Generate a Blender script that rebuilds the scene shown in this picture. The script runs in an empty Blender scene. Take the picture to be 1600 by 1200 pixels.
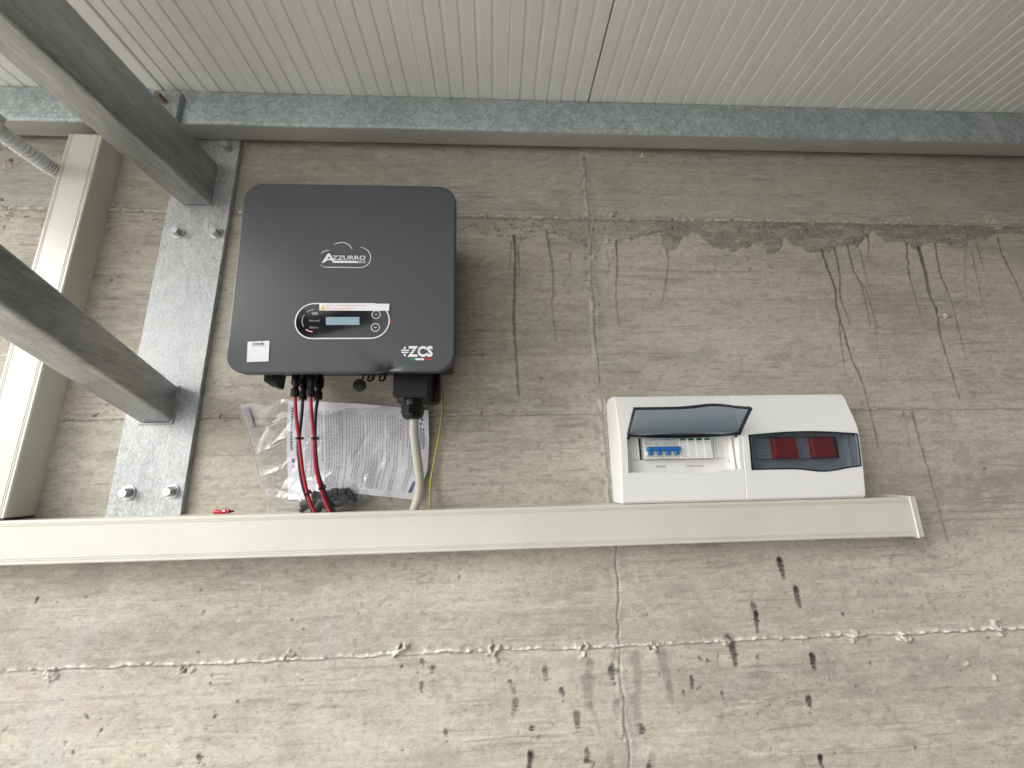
import bpy, math, random
import numpy as np
from mathutils import Vector, Matrix
R = math.radians
scene = bpy.context.scene
col = scene.collection
random.seed(5)
rng = np.random.default_rng(11)

# ------------------------------------------------------------------ camera, light, exposure
cam_data = bpy.data.cameras.new('camera')
cam = bpy.data.objects.new('camera', cam_data)
col.objects.link(cam)
right = Vector((0.99874, -0.04583, -0.02055))
down = Vector((-0.01008, 0.21786, -0.97593))
fwd = Vector((0.04921, 0.97490, 0.21713))
m3 = Matrix((right, -down, -fwd)).transposed()
cam.matrix_world = Matrix.Translation((0, -0.85, 0)) @ m3.to_4x4()
cam_data.sensor_width = 36.0
cam_data.lens = 593.47 / 1600 * 36.0
cam_data.clip_start = 0.02
cam_data.clip_end = 3000
scene.camera = cam

SUN_EL, SUN_AZ = R(29), R(-114)      # azimuth of the sun measured from +Y (into the wall), towards +X
world = bpy.data.worlds.new('World')
scene.world = world
world.use_nodes = True
wn = world.node_tree
sky = wn.nodes.new('ShaderNodeTexSky')
sky.sky_type = 'NISHITA'
sky.sun_disc = False
sky.sun_elevation = SUN_EL
sky.sun_rotation = SUN_AZ
sky.dust_density = 4.0
hsv = wn.nodes.new('ShaderNodeHueSaturation')
hsv.inputs['Saturation'].default_value = 0.20     # overcast: nearly grey sky
wn.links.new(sky.outputs[0], hsv.inputs['Color'])
wn.links.new(hsv.outputs[0], wn.nodes['Background'].inputs[0])
wn.nodes['Background'].inputs[1].default_value = 0.125

sun_data = bpy.data.lights.new('sun', 'SUN')
sun_data.energy = 0.9
sun_data.angle = R(34)
sun_data.color = (1.0, 0.98, 0.95)
sun = bpy.data.objects.new('sun', sun_data)
col.objects.link(sun)
to_sun = Vector((math.sin(SUN_AZ) * math.cos(SUN_EL), math.cos(SUN_AZ) * math.cos(SUN_EL), math.sin(SUN_EL)))
sun.rotation_euler = to_sun.to_track_quat('Z', 'Y').to_euler()
sun.location = (-6, -4, 3)

scene.view_settings.view_transform = 'Standard'
scene.view_settings.look = 'None'
scene.view_settings.gamma = 1.0
scene.view_settings.use_curve_mapping = False
scene.view_settings.exposure = 1.33
scene.render.engine = 'CYCLES'
scene.cycles.max_bounces = 10
scene.cycles.transparent_max_bounces = 16

# ------------------------------------------------------------------ helpers
def link(o, parent=None, origin=None):
    col.objects.link(o)
    if parent:
        o.parent = parent
    return o

ORG = {}                                   # origin of every thing (its base)
def thing(name, label, cat, loc, group=None):
    o = bpy.data.objects.new(name, None)
    o.empty_display_size = 0.03
    o.location = loc
    o['label'] = label; o['category'] = cat
    if group: o['group'] = group
    col.objects.link(o)
    ORG[o.name] = Vector(loc)
    return o

def top_of(o):
    while o.parent: o = o.parent
    return o

def obj(name, verts, faces, mat, parent=None, smooth=False, origin=None, mats=None, fmat=None, angle=None):
    """One mesh object from world-space vertices; parent = its thing or part."""
    if parent is not None:
        org = ORG[top_of(parent).name]
    elif origin is not None:
        org = Vector(origin)
    else:
        v = np.array(verts); org = Vector(((v[:, 0].min() + v[:, 0].max()) / 2, (v[:, 1].min() + v[:, 1].max()) / 2, v[:, 2].min()))
    me = bpy.data.meshes.new(name)
    me.from_pydata([(p[0] - org[0], p[1] - org[1], p[2] - org[2]) for p in verts], [], faces)
    me.materials.append(mat)
    if mats:
        for m in mats: me.materials.append(m)
    if fmat is not None:
        me.polygons.foreach_set('material_index', fmat)
    if smooth:
        me.polygons.foreach_set('use_smooth', [True] * len(me.polygons))
        me.set_sharp_from_angle(angle=R(angle or 35))
    me.update()
    o = bpy.data.objects.new(name, me)
    col.objects.link(o)
    if parent is not None:
        o.parent = parent
    else:
        o.location = org
        ORG[o.name] = org
    return o

def tag(o, label, cat, group=None):
    o['label'] = label; o['category'] = cat
    if group: o['group'] = group
    return o

class MB:
    """collects simple shapes as one mesh"""
    def __init__(s): s.v = []; s.f = []; s.m = []
    def add(s, v, f, mi=0):
        n = len(s.v); s.v += [tuple(p) for p in v]; s.f += [tuple(i + n for i in q) for q in f]; s.m += [mi] * len(f)
        return s
    def box(s, x0, x1, y0, y1, z0, z1, b=0.0, mi=0, M=None):
        """chamfered box"""
        if b <= 0:
            v = [(x, y, z) for x in (x0, x1) for y in (y0, y1) for z in (z0, z1)]
            f = [(0, 1, 3, 2), (4, 6, 7, 5), (0, 4, 5, 1), (2, 3, 7, 6), (0, 2, 6, 4), (1, 5, 7, 3)]
        else:
            import itertools
            v = []; idx = {}
            lo = (x0, y0, z0); hi = (x1, y1, z1)
            for cx, cy, cz in itertools.product((0, 1), repeat=3):
                for a in range(3):
                    c = (cx, cy, cz); p = []
                    for k in range(3):
                        e = hi[k] if c[k] else lo[k]
                        if k != a: e += -b if c[k] else b
                        p.append(e)
                    idx[(c, a)] = len(v); v.append(tuple(p))
            f = []
            for a in range(3):
                o1, o2 = [k for k in range(3) if k != a]
                for sd in (0, 1):
                    q = []
                    for u, w in ((0, 0), (1, 0), (1, 1), (0, 1)):
                        c = [0, 0, 0]; c[a] = sd; c[o1] = u; c[o2] = w; q.append(idx[(tuple(c), a)])
                    f.append(tuple(q))
            for a in range(3):                       # edges along a
                o1, o2 = [k for k in range(3) if k != a]
                for u in (0, 1):
                    for w in (0, 1):
                        c0 = [0, 0, 0]; c0[o1] = u; c0[o2] = w; c1 = list(c0); c1[a] = 1
                        f.append((idx[(tuple(c0), o1)], idx[(tuple(c1), o1)], idx[(tuple(c1), o2)], idx[(tuple(c0), o2)]))
            for c in itertools.product((0, 1), repeat=3):
                f.append((idx[(c, 0)], idx[(c, 1)], idx[(c, 2)]))
            # orient outward
            ctr = Vector(((x0 + x1) / 2, (y0 + y1) / 2, (z0 + z1) / 2)); g = []
            for q in f:
                P = [Vector(v[i]) for i in q]
                n = (P[1] - P[0]).cross(P[2] - P[0])
                cc = sum(P, Vector()) / len(P)
                g.append(q if n.dot(cc - ctr) > 0 else tuple(reversed(q)))
            f = g
        if M is not None: v = [M @ Vector(p) for p in v]
        return s.add(v, f, mi)
    def prism(s, prof, axis, a0, a1, mi=0, M=None):
        """closed 2-D profile extruded along an axis ('x': profile is (y,z); 'y': (x,z); 'z': (x,y))"""
        n = len(prof)
        def mk(p, a):
            return {'x': (a, p[0], p[1]), 'y': (p[0], a, p[1]), 'z': (p[0], p[1], a)}[axis]
        v = [mk(p, a0) for p in prof] + [mk(p, a1) for p in prof]
        f = [(i, (i + 1) % n, (i + 1) % n + n, i + n) for i in range(n)] + [tuple(reversed(range(n))), tuple(range(n, 2 * n))]
        if M is not None: v = [M @ Vector(p) for p in v]
        return s.add(v, f, mi)
    def tube(s, pts, r, n=12, mi=0, cap=True):
        pts = [Vector(p) for p in pts]
        rr = r if isinstance(r, (list, tuple)) else [r] * len(pts)
        v = []; f = []
        T = [(pts[min(i + 1, len(pts) - 1)] - pts[max(i - 1, 0)]).normalized() for i in range(len(pts))]
        up = Vector((0, 0, 1)) if abs(T[0].z) < 0.9 else Vector((1, 0, 0))
        N = (up - T[0] * up.dot(T[0])).normalized()
        for i, p in enumerate(pts):
            N = (N - T[i] * N.dot(T[i])).normalized(); B = T[i].cross(N)
            for k in range(n):
                a = 2 * math.pi * k / n
                v.append(p + (N * math.cos(a) + B * math.sin(a)) * rr[i])
        for i in range(len(pts) - 1):
            for k in range(n):
                k2 = (k + 1) % n
                f.append((i * n + k, i * n + k2, (i + 1) * n + k2, (i + 1) * n + k))
        if cap:
            f.append(tuple(reversed(range(n)))); f.append(tuple(range((len(pts) - 1) * n, len(pts) * n)))
        return s.add(v, f, mi)
    def lathe(s, prof, c, axis=(0, 0, 1), n=20, mi=0):
        """prof = [(radius, height)...] round an axis through c"""
        ax = Vector(axis).normalized(); c = Vector(c)
        u = ax.orthogonal().normalized(); w = ax.cross(u)
        v = []; f = []
        for r, h in prof:
            for k in range(n):
                a = 2 * math.pi * k / n
                v.append(c + ax * h + (u * math.cos(a) + w * math.sin(a)) * r)
        for i in range(len(prof) - 1):
            for k in range(n):
                k2 = (k + 1) % n
                f.append((i * n + k, i * n + k2, (i + 1) * n + k2, (i + 1) * n + k))
        f.append(tuple(reversed(range(n)))); f.append(tuple(range((len(prof) - 1) * n, len(prof) * n)))
        return s.add(v, f, mi)
    def build(s, name, mat, parent=None, smooth=False, mats=None, angle=None):
        return obj(name, s.v, s.f, mat, parent, smooth, mats=mats, fmat=s.m if mats else None, angle=angle)

def spline(pts, n=8):
    """Catmull-Rom through the points"""
    P = [Vector(p) for p in pts]; P = [P[0] * 2 - P[1]] + P + [P[-1] * 2 - P[-2]]; out = []
    for i in range(1, len(P) - 2):
        a, b, c, d_ = P[i - 1:i + 3]
        for k in range(n):
            t = k / n
            out.append(0.5 * ((2 * b) + (c - a) * t + (2 * a - 5 * b + 4 * c - d_) * t * t + (3 * b - a - 3 * c + d_) * t ** 3))
    out.append(P[-2]); return out

def text_mesh(string, P0, U, V, bold=0.0, spacing=1.0):
    """vertices and faces of flat lettering fitted to the parallelogram P0, P0+U, P0+V"""
    cu = bpy.data.curves.new('txt', 'FONT'); cu.body = string; cu.size = 1; cu.offset = bold
    cu.space_character = spacing; cu.resolution_u = 2; cu.align_x = 'LEFT' if '\n' not in string else 'CENTER'
    o = bpy.data.objects.new('txt', cu); col.objects.link(o)
    dg = bpy.context.evaluated_depsgraph_get(); dg.update()
    me = bpy.data.meshes.new_from_object(o.evaluated_get(dg))
    v = np.array([tuple(q.co) for q in me.vertices]); f = [tuple(p.vertices) for p in me.polygons]
    bpy.data.objects.remove(o); bpy.data.meshes.remove(me); bpy.data.curves.remove(cu)
    lo = v.min(0); hi = v.max(0); P0 = Vector(P0); U = Vector(U); V = Vector(V)
    w = [P0 + U * ((p[0] - lo[0]) / (hi[0] - lo[0])) + V * ((p[1] - lo[1]) / (hi[1] - lo[1])) for p in v]
    return w, f

# ------------------------------------------------------------------ materials
def mat(name, base=(0.5, 0.5, 0.5), rough=0.5, metal=0.0, spec=0.5, coat=0.0):
    m = bpy.data.materials.new(name); m.use_nodes = True
    b = m.node_tree.nodes['Principled BSDF']
    b.inputs['Base Color'].default_value = (*base, 1); b.inputs['Roughness'].default_value = rough
    b.inputs['Metallic'].default_value = metal; b.inputs['Specular IOR Level'].default_value = spec
    b.inputs['Coat Weight'].default_value = coat
    return m
def nd(m, t, **k):
    n = m.node_tree.nodes.new(t)
    for a, b in k.items():
        if a in n.inputs: n.inputs[a].default_value = b
        else: setattr(n, a, b)
    return n
def lk(m, a, b): m.node_tree.links.new(a, b)
def coords(m, scale=(1, 1, 1), rot=(0, 0, 0)):
    tc = nd(m, 'ShaderNodeTexCoord'); mp = nd(m, 'ShaderNodeMapping')
    mp.inputs['Scale'].default_value = scale; mp.inputs['Rotation'].default_value = rot
    lk(m, tc.outputs['Object'], mp.inputs[0]); return mp.outputs[0]
def ramp(m, fac, stops):
    r = nd(m, 'ShaderNodeValToRGB'); lk(m, fac, r.inputs[0]); e = r.color_ramp.elements
    while len(e) < len(stops): e.new(0.5)
    for i, (p, c) in enumerate(stops):
        e[i].position = p; e[i].color = (*c, 1) if len(c) == 3 else c
    return r.outputs[0]
def varied(name, base, rough, amount=0.06, scale=9, metal=0.0, bump=0.0, bscale=300, stretch=(1, 1, 1), dirt=None, spec=0.5, coat=0.0):
    """plain stuff with faint uneven colour, gloss and relief"""
    m = mat(name, base, rough, metal, spec, coat); b = m.node_tree.nodes['Principled BSDF']
    c = coords(m, stretch)
    n = nd(m, 'ShaderNodeTexNoise', Scale=scale, Detail=6.0, Roughness=0.6); lk(m, c, n.inputs['Vector'])
    lo = tuple(x * (1 - amount) for x in base); hi = tuple(min(1, x * (1 + amount)) for x in base)
    o = ramp(m, n.outputs[0], [(0.3, lo), (0.7, hi)])
    if dirt:
        n2 = nd(m, 'ShaderNodeTexNoise', Scale=dirt[0], Detail=4.0, Roughness=0.7); lk(m, c, n2.inputs['Vector'])
        mx = nd(m, 'ShaderNodeMix', data_type='RGBA'); lk(m, ramp(m, n2.outputs[0], [(dirt[1], (0, 0, 0)), (dirt[1] + 0.08, (1, 1, 1))]), mx.inputs[0])
        lk(m, o, mx.inputs[6]); mx.inputs[7].default_value = (*dirt[2], 1); o = mx.outputs[2]
    lk(m, o, b.inputs['Base Color'])
    lk(m, ramp(m, n.outputs[0], [(0.3, (rough * 0.85,) * 3), (0.7, (min(1, rough * 1.15),) * 3)]), b.inputs['Roughness'])
    if bump:
        n3 = nd(m, 'ShaderNodeTexNoise', Scale=bscale, Detail=3.0); lk(m, c, n3.inputs['Vector'])
        bp = nd(m, 'ShaderNodeBump', Strength=bump, Distance=0.0006); lk(m, n3.outputs[0], bp.inputs['Height']); lk(m, bp.outputs[0], b.inputs['Normal'])
    return m

def galvanised(name, dark, light, vscale=55, metal=0.55, rough=0.48, speck=0.5, streak=(1, 1, 1), fine=260, blotch=0.35, cell=0.45):
    m = mat(name, dark, rough, metal); b = m.node_tree.nodes['Principled BSDF']
    c = coords(m, streak)
    nz = nd(m, 'ShaderNodeTexNoise', Scale=vscale * 0.7, Detail=4.0, Roughness=0.65); lk(m, c, nz.inputs['Vector'])
    mx = nd(m, 'ShaderNodeMix', data_type='RGBA'); mx.inputs[0].default_value = 0.06
    lk(m, c, mx.inputs[6]); lk(m, nz.outputs[1], mx.inputs[7])
    vo = nd(m, 'ShaderNodeTexVoronoi', Scale=vscale, feature='F1'); lk(m, mx.outputs[2], vo.inputs['Vector'])
    sep = nd(m, 'ShaderNodeSeparateColor'); lk(m, vo.outputs['Color'], sep.inputs[0])
    fn = nd(m, 'ShaderNodeTexNoise', Scale=fine, Detail=5.0, Roughness=0.7); lk(m, c, fn.inputs['Vector'])
    bl = nd(m, 'ShaderNodeTexNoise', Scale=7.0, Detail=5.0, Roughness=0.6); lk(m, c, bl.inputs['Vector'])
    def mth(op, a, bb):
        q = nd(m, 'ShaderNodeMath', operation=op)
        for i, x in enumerate((a, bb)):
            if isinstance(x, (int, float)): q.inputs[i].default_value = x
            else: lk(m, x, q.inputs[i])
        return q.outputs[0]
    t = mth('ADD', mth('ADD', mth('MULTIPLY', sep.outputs[0], cell), 0.62 - cell / 2 - speck / 2 - blotch / 2), mth('MULTIPLY', fn.outputs[0], speck))
    t = mth('ADD', t, mth('MULTIPLY', bl.outputs[0], blotch))
    o = ramp(m, t, [(0.38, dark), (0.62, tuple((a + e) / 2 for a, e in zip(dark, light))), (0.86, light)])
    lk(m, o, b.inputs['Base Color'])
    lk(m, ramp(m, t, [(0.3, (rough * 0.8,) * 3), (0.9, (min(1, rough * 1.35),) * 3)]), b.inputs['Roughness'])
    bp = nd(m, 'ShaderNodeBump', Strength=0.25, Distance=0.0008); lk(m, t, bp.inputs['Height']); lk(m, bp.outputs[0], b.inputs['Normal'])
    return m

M_beam = galvanised('galvanised_beam', (0.32, 0.37, 0.385), (0.62, 0.68, 0.70), 105, 0.45, 0.5, 0.50)  # zinc grey, with the sky's blue reflection put into the tint
M_beam_ground_lit = galvanised('galvanised_beam_ground_lit', (0.33, 0.33, 0.31), (0.54, 0.54, 0.51), 30, 0.3, 0.5, 0.45, (0.4, 2, 2), 150, 0.55, 0.08)  # same steel underneath, smoother, with warm ground light put into its colour
M_strut = galvanised('galvanised_strut', (0.25, 0.262, 0.265), (0.56, 0.575, 0.58), 34, 0.8, 0.36, 0.75, (2.2, 0.35, 2.2), 110, 0.75, 0.12)
M_plate = galvanised('galvanised_plate', (0.24, 0.255, 0.26), (0.56, 0.58, 0.585), 130, 0.3, 0.55, 1.0, (1, 1, 0.45), 330, 0.45, 0.3)
M_bolt = varied('zinc_plated_bolt', (0.50, 0.51, 0.51), 0.36, 0.15, 90, metal=0.75)
M_rust = varied('rusty_bolt', (0.20, 0.155, 0.12), 0.8, 0.3, 120, bump=0.4)
M_pvc = varied('cream_pvc', (0.56, 0.55, 0.485), 0.38, 0.05, 7, bump=0.06, bscale=90, stretch=(1, 1, 1), dirt=(55, 0.70, (0.52, 0.49, 0.41)))
M_white = varied('white_abs', (0.75, 0.755, 0.745), 0.36, 0.02, 6, dirt=(60, 0.74, (0.62, 0.61, 0.57)))
M_whitein = varied('white_abs_inner', (0.74, 0.74, 0.72), 0.45, 0.03, 30)
M_paint = varied('anthracite_powder_coat', (0.050, 0.056, 0.062), 0.41, 0.10, 5, bump=0.2, bscale=700)
M_heat = varied('dark_heat_sink', (0.03, 0.032, 0.035), 0.55, 0.1, 20)
M_black = varied('black_plastic', (0.008, 0.0085, 0.009), 0.32, 0.15, 30, spec=0.3)
M_blackm = varied('matt_black_plastic', (0.010, 0.012, 0.013), 0.45, 0.1, 14, bump=0.1, spec=0.22)
M_gloss = varied('glossy_black_glass', (0.006, 0.007, 0.009), 0.08, 0.2, 30, spec=0.6)
M_print_w = mat('white_print', (0.80, 0.81, 0.82), 0.5)
M_print_g = mat('green_print', (0.03, 0.22, 0.07), 0.5)
M_print_r = mat('red_print', (0.40, 0.03, 0.03), 0.5)
M_print_k = mat('black_print', (0.03, 0.03, 0.035), 0.6)
M_print_gr = mat('grey_print', (0.36, 0.36, 0.38), 0.6)
M_print_b = mat('navy_print', (0.05, 0.08, 0.22), 0.6)
M_sticker = varied('white_sticker', (0.80, 0.81, 0.84), 0.4, 0.02, 80)
M_yellow = mat('warning_yellow', (0.72, 0.62, 0.12), 0.5)
M_pink = mat('faded_red_print', (0.75, 0.38, 0.34), 0.6)
M_lcd = varied('lcd_grey_blue', (0.26, 0.38, 0.46), 0.25, 0.1, 90)
M_red = varied('red_cable', (0.44, 0.018, 0.035), 0.38, 0.06, 30)
M_blackc = varied('black_cable', (0.020, 0.024, 0.026), 0.42, 0.1, 30)
M_grey = varied('grey_cable', (0.42, 0.41, 0.34), 0.48, 0.05, 40)
M_earth = varied('yellow_green_wire', (0.48, 0.36, 0.05), 0.4, 0.1, 30)
M_greenw = mat('green_wire_stripe', (0.20, 0.26, 0.05), 0.4)
M_paper = varied('white_paper', (0.66, 0.665, 0.70), 0.75, 0.02, 10)
M_conduit = varied('grey_conduit', (0.50, 0.51, 0.51), 0.45, 0.04, 20)
M_blue = varied('blue_toggle', (0.018, 0.12, 0.36), 0.35, 0.06, 40)
M_module = varied('pale_grey_module', (0.62, 0.63, 0.60), 0.4, 0.03, 40)
M_green = mat('green_flag', (0.02, 0.16, 0.07), 0.35)
M_redsw = varied('red_switch_cover', (0.72, 0.015, 0.022), 0.32, 0.08, 30)
M_part = varied('dark_grey_parts', (0.055, 0.06, 0.068), 0.5, 0.2, 60)
M_straw = mat('dry_straw', (0.42, 0.34, 0.18), 0.8)
M_cocoon = mat('cocoon', (0.72, 0.68, 0.52), 0.7)

# tinted clear plastic of the lids
def clear(name, tint, gloss_r=0.08, body=0.15, body_col=(0.1, 0.12, 0.14), ior=1.45):
    m = bpy.data.materials.new(name); m.use_nodes = True; nt = m.node_tree; nt.nodes.clear()
    out = nd(m, 'ShaderNodeOutputMaterial'); tr = nd(m, 'ShaderNodeBsdfTransparent'); tr.inputs[0].default_value = (*tint, 1)
    gl = nd(m, 'ShaderNodeBsdfGlossy', Roughness=gloss_r); gl.inputs[0].default_value = (1, 1, 1, 1)
    df = nd(m, 'ShaderNodeBsdfDiffuse'); df.inputs[0].default_value = (*body_col, 1)
    fr = nd(m, 'ShaderNodeFresnel'); ge = nd(m, 'ShaderNodeNewGeometry')        # same reflectance from either side of the thin sheet
    e1 = nd(m, 'ShaderNodeMath', operation='MULTIPLY_ADD'); lk(m, ge.outputs['Backfacing'], e1.inputs[0]); e1.inputs[1].default_value = -2; e1.inputs[2].default_value = 1
    e2 = nd(m, 'ShaderNodeMath', operation='POWER'); e2.inputs[0].default_value = ior; lk(m, e1.outputs[0], e2.inputs[1]); lk(m, e2.outputs[0], fr.inputs['IOR'])
    a = nd(m, 'ShaderNodeMixShader'); a.inputs[0].default_value = body; lk(m, tr.outputs[0], a.inputs[1]); lk(m, df.outputs[0], a.inputs[2])
    b = nd(m, 'ShaderNodeMixShader'); lk(m, fr.outputs[0], b.inputs[0]); lk(m, a.outputs[0], b.inputs[1]); lk(m, gl.outputs[0], b.inputs[2])
    lk(m, b.outputs[0], out.inputs[0]); return m
M_lid = clear('smoked_clear_lid', (0.63, 0.67, 0.71), 0.06, 0.045, (0.12, 0.14, 0.17), 1.33)
M_lidedge = clear('smoked_lid_rim', (0.25, 0.29, 0.35), 0.1, 0.25, (0.03, 0.035, 0.05))
M_film = clear('clear_polythene', (0.94, 0.94, 0.94), 0.09, 0.06, (0.66, 0.67, 0.68), 1.5)
M_seal = clear('bag_zip_strip', (0.8, 0.8, 0.8), 0.2, 0.6, (0.75, 0.75, 0.73))

# ------------------------------------------------------------------ ground
M_ground = mat('pale_gravel_ground', (0.34, 0.33, 0.30), 0.9)
_b = M_ground.node_tree.nodes['Principled BSDF']; _c = coords(M_ground)
_n = nd(M_ground, 'ShaderNodeTexNoise', Scale=14.0, Detail=8.0, Roughness=0.75); lk(M_ground, _c, _n.inputs['Vector'])
lk(M_ground, ramp(M_ground, _n.outputs[0], [(0.3, (0.52, 0.505, 0.47)), (0.7, (0.70, 0.68, 0.64))]), _b.inputs['Base Color'])
GZ = -1.55
g = obj('ground', [(-900, -900, GZ), (900, -900, GZ), (900, 900, GZ), (-900, 900, GZ)], [(0, 1, 2, 3)], M_ground, origin=(0, 0, GZ))  # unseen ground, kept pale to throw light upward
g['kind'] = 'structure'
M_bounce_blocker = varied('bounce_blocker_dark', (0.05, 0.05, 0.052), 0.9, 0.3, 30, bump=0.5)
g = obj('bounce_blocker', [(0.40, -60, GZ + 0.004), (40, -60, GZ + 0.004), (40, -0.01, GZ + 0.004), (0.40, -0.01, GZ + 0.004)], [(0, 1, 2, 3)], M_bounce_blocker, origin=(0, 0, GZ))  # unseen dark sheet, added to cut light bounced up at the right
g['kind'] = 'structure'

# ------------------------------------------------------------------ the board-marked concrete wall, one relief mesh
def sm(t): return t * t * (3 - 2 * t)
def vnoise(xs, zs, cx, cz, seed):
    """value noise on the grid xs (columns) by zs (rows), cell sizes cx, cz in metres"""
    g_ = np.random.default_rng(seed)
    u = (xs + 5) / cx; w = (zs + 5) / cz
    iu = np.floor(u).astype(int); iw = np.floor(w).astype(int); fu = sm(u - iu); fw = sm(w - iw)
    u0 = iu.min(); w0 = iw.min(); iu = iu - u0; iw = iw - w0
    G = g_.random((iw.max() + 2, iu.max() + 2)).astype(np.float32)
    A = G[:, iu] * (1 - fu) + G[:, iu + 1] * fu
    return (A[iw, :] * (1 - fw)[:, None] + A[iw + 1, :] * fw[:, None]).astype(np.float32)
def fbm(xs, zs, cx, cz, seed, oct_=4, gain=0.5):
    a = 1.0; t = 0.0; s = 0
    for k in range(oct_):
        s = s + a * vnoise(xs, zs, cx, cz, seed + k * 17); t += a; a *= gain; cx *= 0.5; cz *= 0.5
    return s / t
STEP = 0.0025
xf = np.arange(-1.34, 1.60, STEP); zf = np.arange(-0.68, 0.90, STEP)
xs = np.concatenate([np.linspace(-3.4, -1.36, 60), xf, np.linspace(1.62, 5.2, 90)])
zs = np.concatenate([np.linspace(GZ - 0.05, -0.70, 30), zf, np.linspace(0.915, 1.35, 10)])
X, Z = np.meshgrid(xs.astype(np.float32), zs.astype(np.float32))
NX, NZ = len(xs), len(zs)

grain = vnoise(xs, zs, 0.075, 0.0031, 1) * 0.5 + vnoise(xs, zs, 0.035, 0.0042, 2) * 0.3 + vnoise(xs, zs, 0.25, 0.010, 3) * 0.2
big = fbm(xs, zs, 0.5, 0.28, 4, 5)
mid = fbm(xs, zs, 0.09, 0.05, 5, 4, 0.6)
fine = fbm(xs, zs, 0.012, 0.008, 6, 3, 0.7)
warp = fbm(xs, zs, 0.06, 0.06, 7, 4, 0.6)
# boards of uneven height inside each lift
bz = np.array([-1.42, -1.30, -1.12, -0.95, -0.86, -0.72, -0.60, -0.555, -0.51, -0.455, -0.40, -0.349, -0.28, -0.225, -0.165, -0.10, -0.03, 0.04, 0.121, 0.19, 0.26, 0.32, 0.40, 0.475, 0.55, 0.622, 0.70, 0.80, 0.9, 1.1])
bi = np.searchsorted(bz, Z + 0.0015 * (warp - 0.5)); bh = np.random.default_rng(9).normal(0, 1, 40)
board = bh[bi]
side = (X > 0.251).astype(np.float32)
board2 = np.random.default_rng(12).normal(0, 1, 80)[bi + (side * 31).astype(int)]
H = 0.0016 * (big - 0.5) + 0.0011 * (mid - 0.5) + 0.00040 * (grain - 0.5) * (0.35 + 1.3 * vnoise(xs, zs, 0.4, 0.15, 21)) + 0.0005 * (fine - 0.5) + 0.00022 * board2
# warm grey base colour, greyer above the top seam
C = np.empty((NZ, NX, 3), np.float32)
c_lo = np.array([0.322, 0.297, 0.240]); c_hi = np.array([0.505, 0.474, 0.396])
tt = np.clip(0.5 + (big - 0.5) * 1.0 + (mid - 0.5) * 0.45 + (grain - 0.5) * 0.55 + board2 * 0.05 + (fine - 0.5) * 0.75, 0, 1)
C[:] = c_lo + (c_hi - c_lo) * tt[..., None]
def blend(mask, colr, amt=1.0):
    k = np.clip(mask, 0, 1)[..., None] * amt
    C[:] = C * (1 - k) + np.array(colr, np.float32) * k
def smooth_step(a, b, x): return sm(np.clip((x - a) / (b - a), 0, 1))
top = smooth_step(0.618, 0.631, Z + 0.0065 * X)
blend(top * (0.35 + 0.5 * mid), (0.325, 0.330, 0.300), 0.75)
# bluish lime bloom at the lower left, warm patches, darker right
blend(smooth_step(0.50, 0.68, fbm(xs, zs, 0.10, 0.35, 31, 4)) * smooth_step(0.1, -0.7, X) * smooth_step(-0.05, -0.2, Z), (0.43, 0.45, 0.43), 0.45)
blend(smooth_step(0.52, 0.75, fbm(xs, zs, 0.16, 0.12, 33, 4)), (0.41, 0.36, 0.30), 0.30)
blend(smooth_step(0.52, 0.74, fbm(xs, zs, 0.14, 0.05, 35, 5)), (0.27, 0.258, 0.215), 0.42)
blend(smooth_step(0.60, 0.72, fbm(xs, zs, 0.022, 0.006, 36, 4, 0.65)), (0.20, 0.185, 0.15), 0.30)
blend(smooth_step(0.58, 0.70, fbm(xs, zs, 0.03, 0.010, 37, 4, 0.65)), (0.50, 0.48, 0.42), 0.35)
# thin dark grain lines of the boards
gl = smooth_step(0.70, 0.86, vnoise(xs, zs, 0.07, 0.0036, 41)) * smooth_step(0.45, 0.7, vnoise(xs, zs, 0.13, 0.06, 42))
blend(gl, (0.17, 0.155, 0.12), 0.38)
gw = smooth_step(0.74, 0.88, vnoise(xs, zs, 0.045, 0.0030, 44)) * smooth_step(0.4, 0.7, vnoise(xs, zs, 0.11, 0.05, 45)); blend(gw, (0.56, 0.54, 0.48), 0.40)
ck = smooth_step(0.80, 0.90, vnoise(xs, zs, 0.009, 0.0065, 46)) * smooth_step(0.45, 0.75, vnoise(xs, zs, 0.12, 0.06, 47)); blend(ck, (0.19, 0.175, 0.14), 0.40); H -= gl * 0.0003
d_b = np.min(np.abs(Z[..., None].astype(np.float32)[:, :1, :] + 0.0 - bz[None, None, :]), axis=2)   # distance to a board joint, per row
d_b = np.repeat(d_b, NX, 1) + 0.0012 * (warp - 0.5)
jm = smooth_step(0.0032, 0.0012, d_b) * smooth_step(0.35, 0.6, vnoise(xs, zs, 0.3, 0.05, 43))
blend(jm, (0.18, 0.165, 0.13), 0.22); H -= jm * 0.0004
C[:] = C * (1 + 0.028 * board2[..., None])

def win(x0, x1, z0, z1):
    a, b = np.searchsorted(xs, [x0, x1]); c, d_ = np.searchsorted(zs, [z0, z1])
    return slice(c, max(d_, c + 1)), slice(a, max(b, a + 1))
def seg_dist(sl, p, q):
    px, pz = X[sl] - p[0], Z[sl] - p[1]; dx, dz = q[0] - p[0], q[1] - p[1]; L = dx * dx + dz * dz + 1e-12
    t = np.clip((px * dx + pz * dz) / L, 0, 1)
    return np.hypot(px - t * dx, pz - t * dz), t
def paint(sl, k, colr):
    k = np.clip(k, 0, 1)[..., None]; C[sl] = C[sl] * (1 - k) + np.array(colr, np.float32) * k

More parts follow.
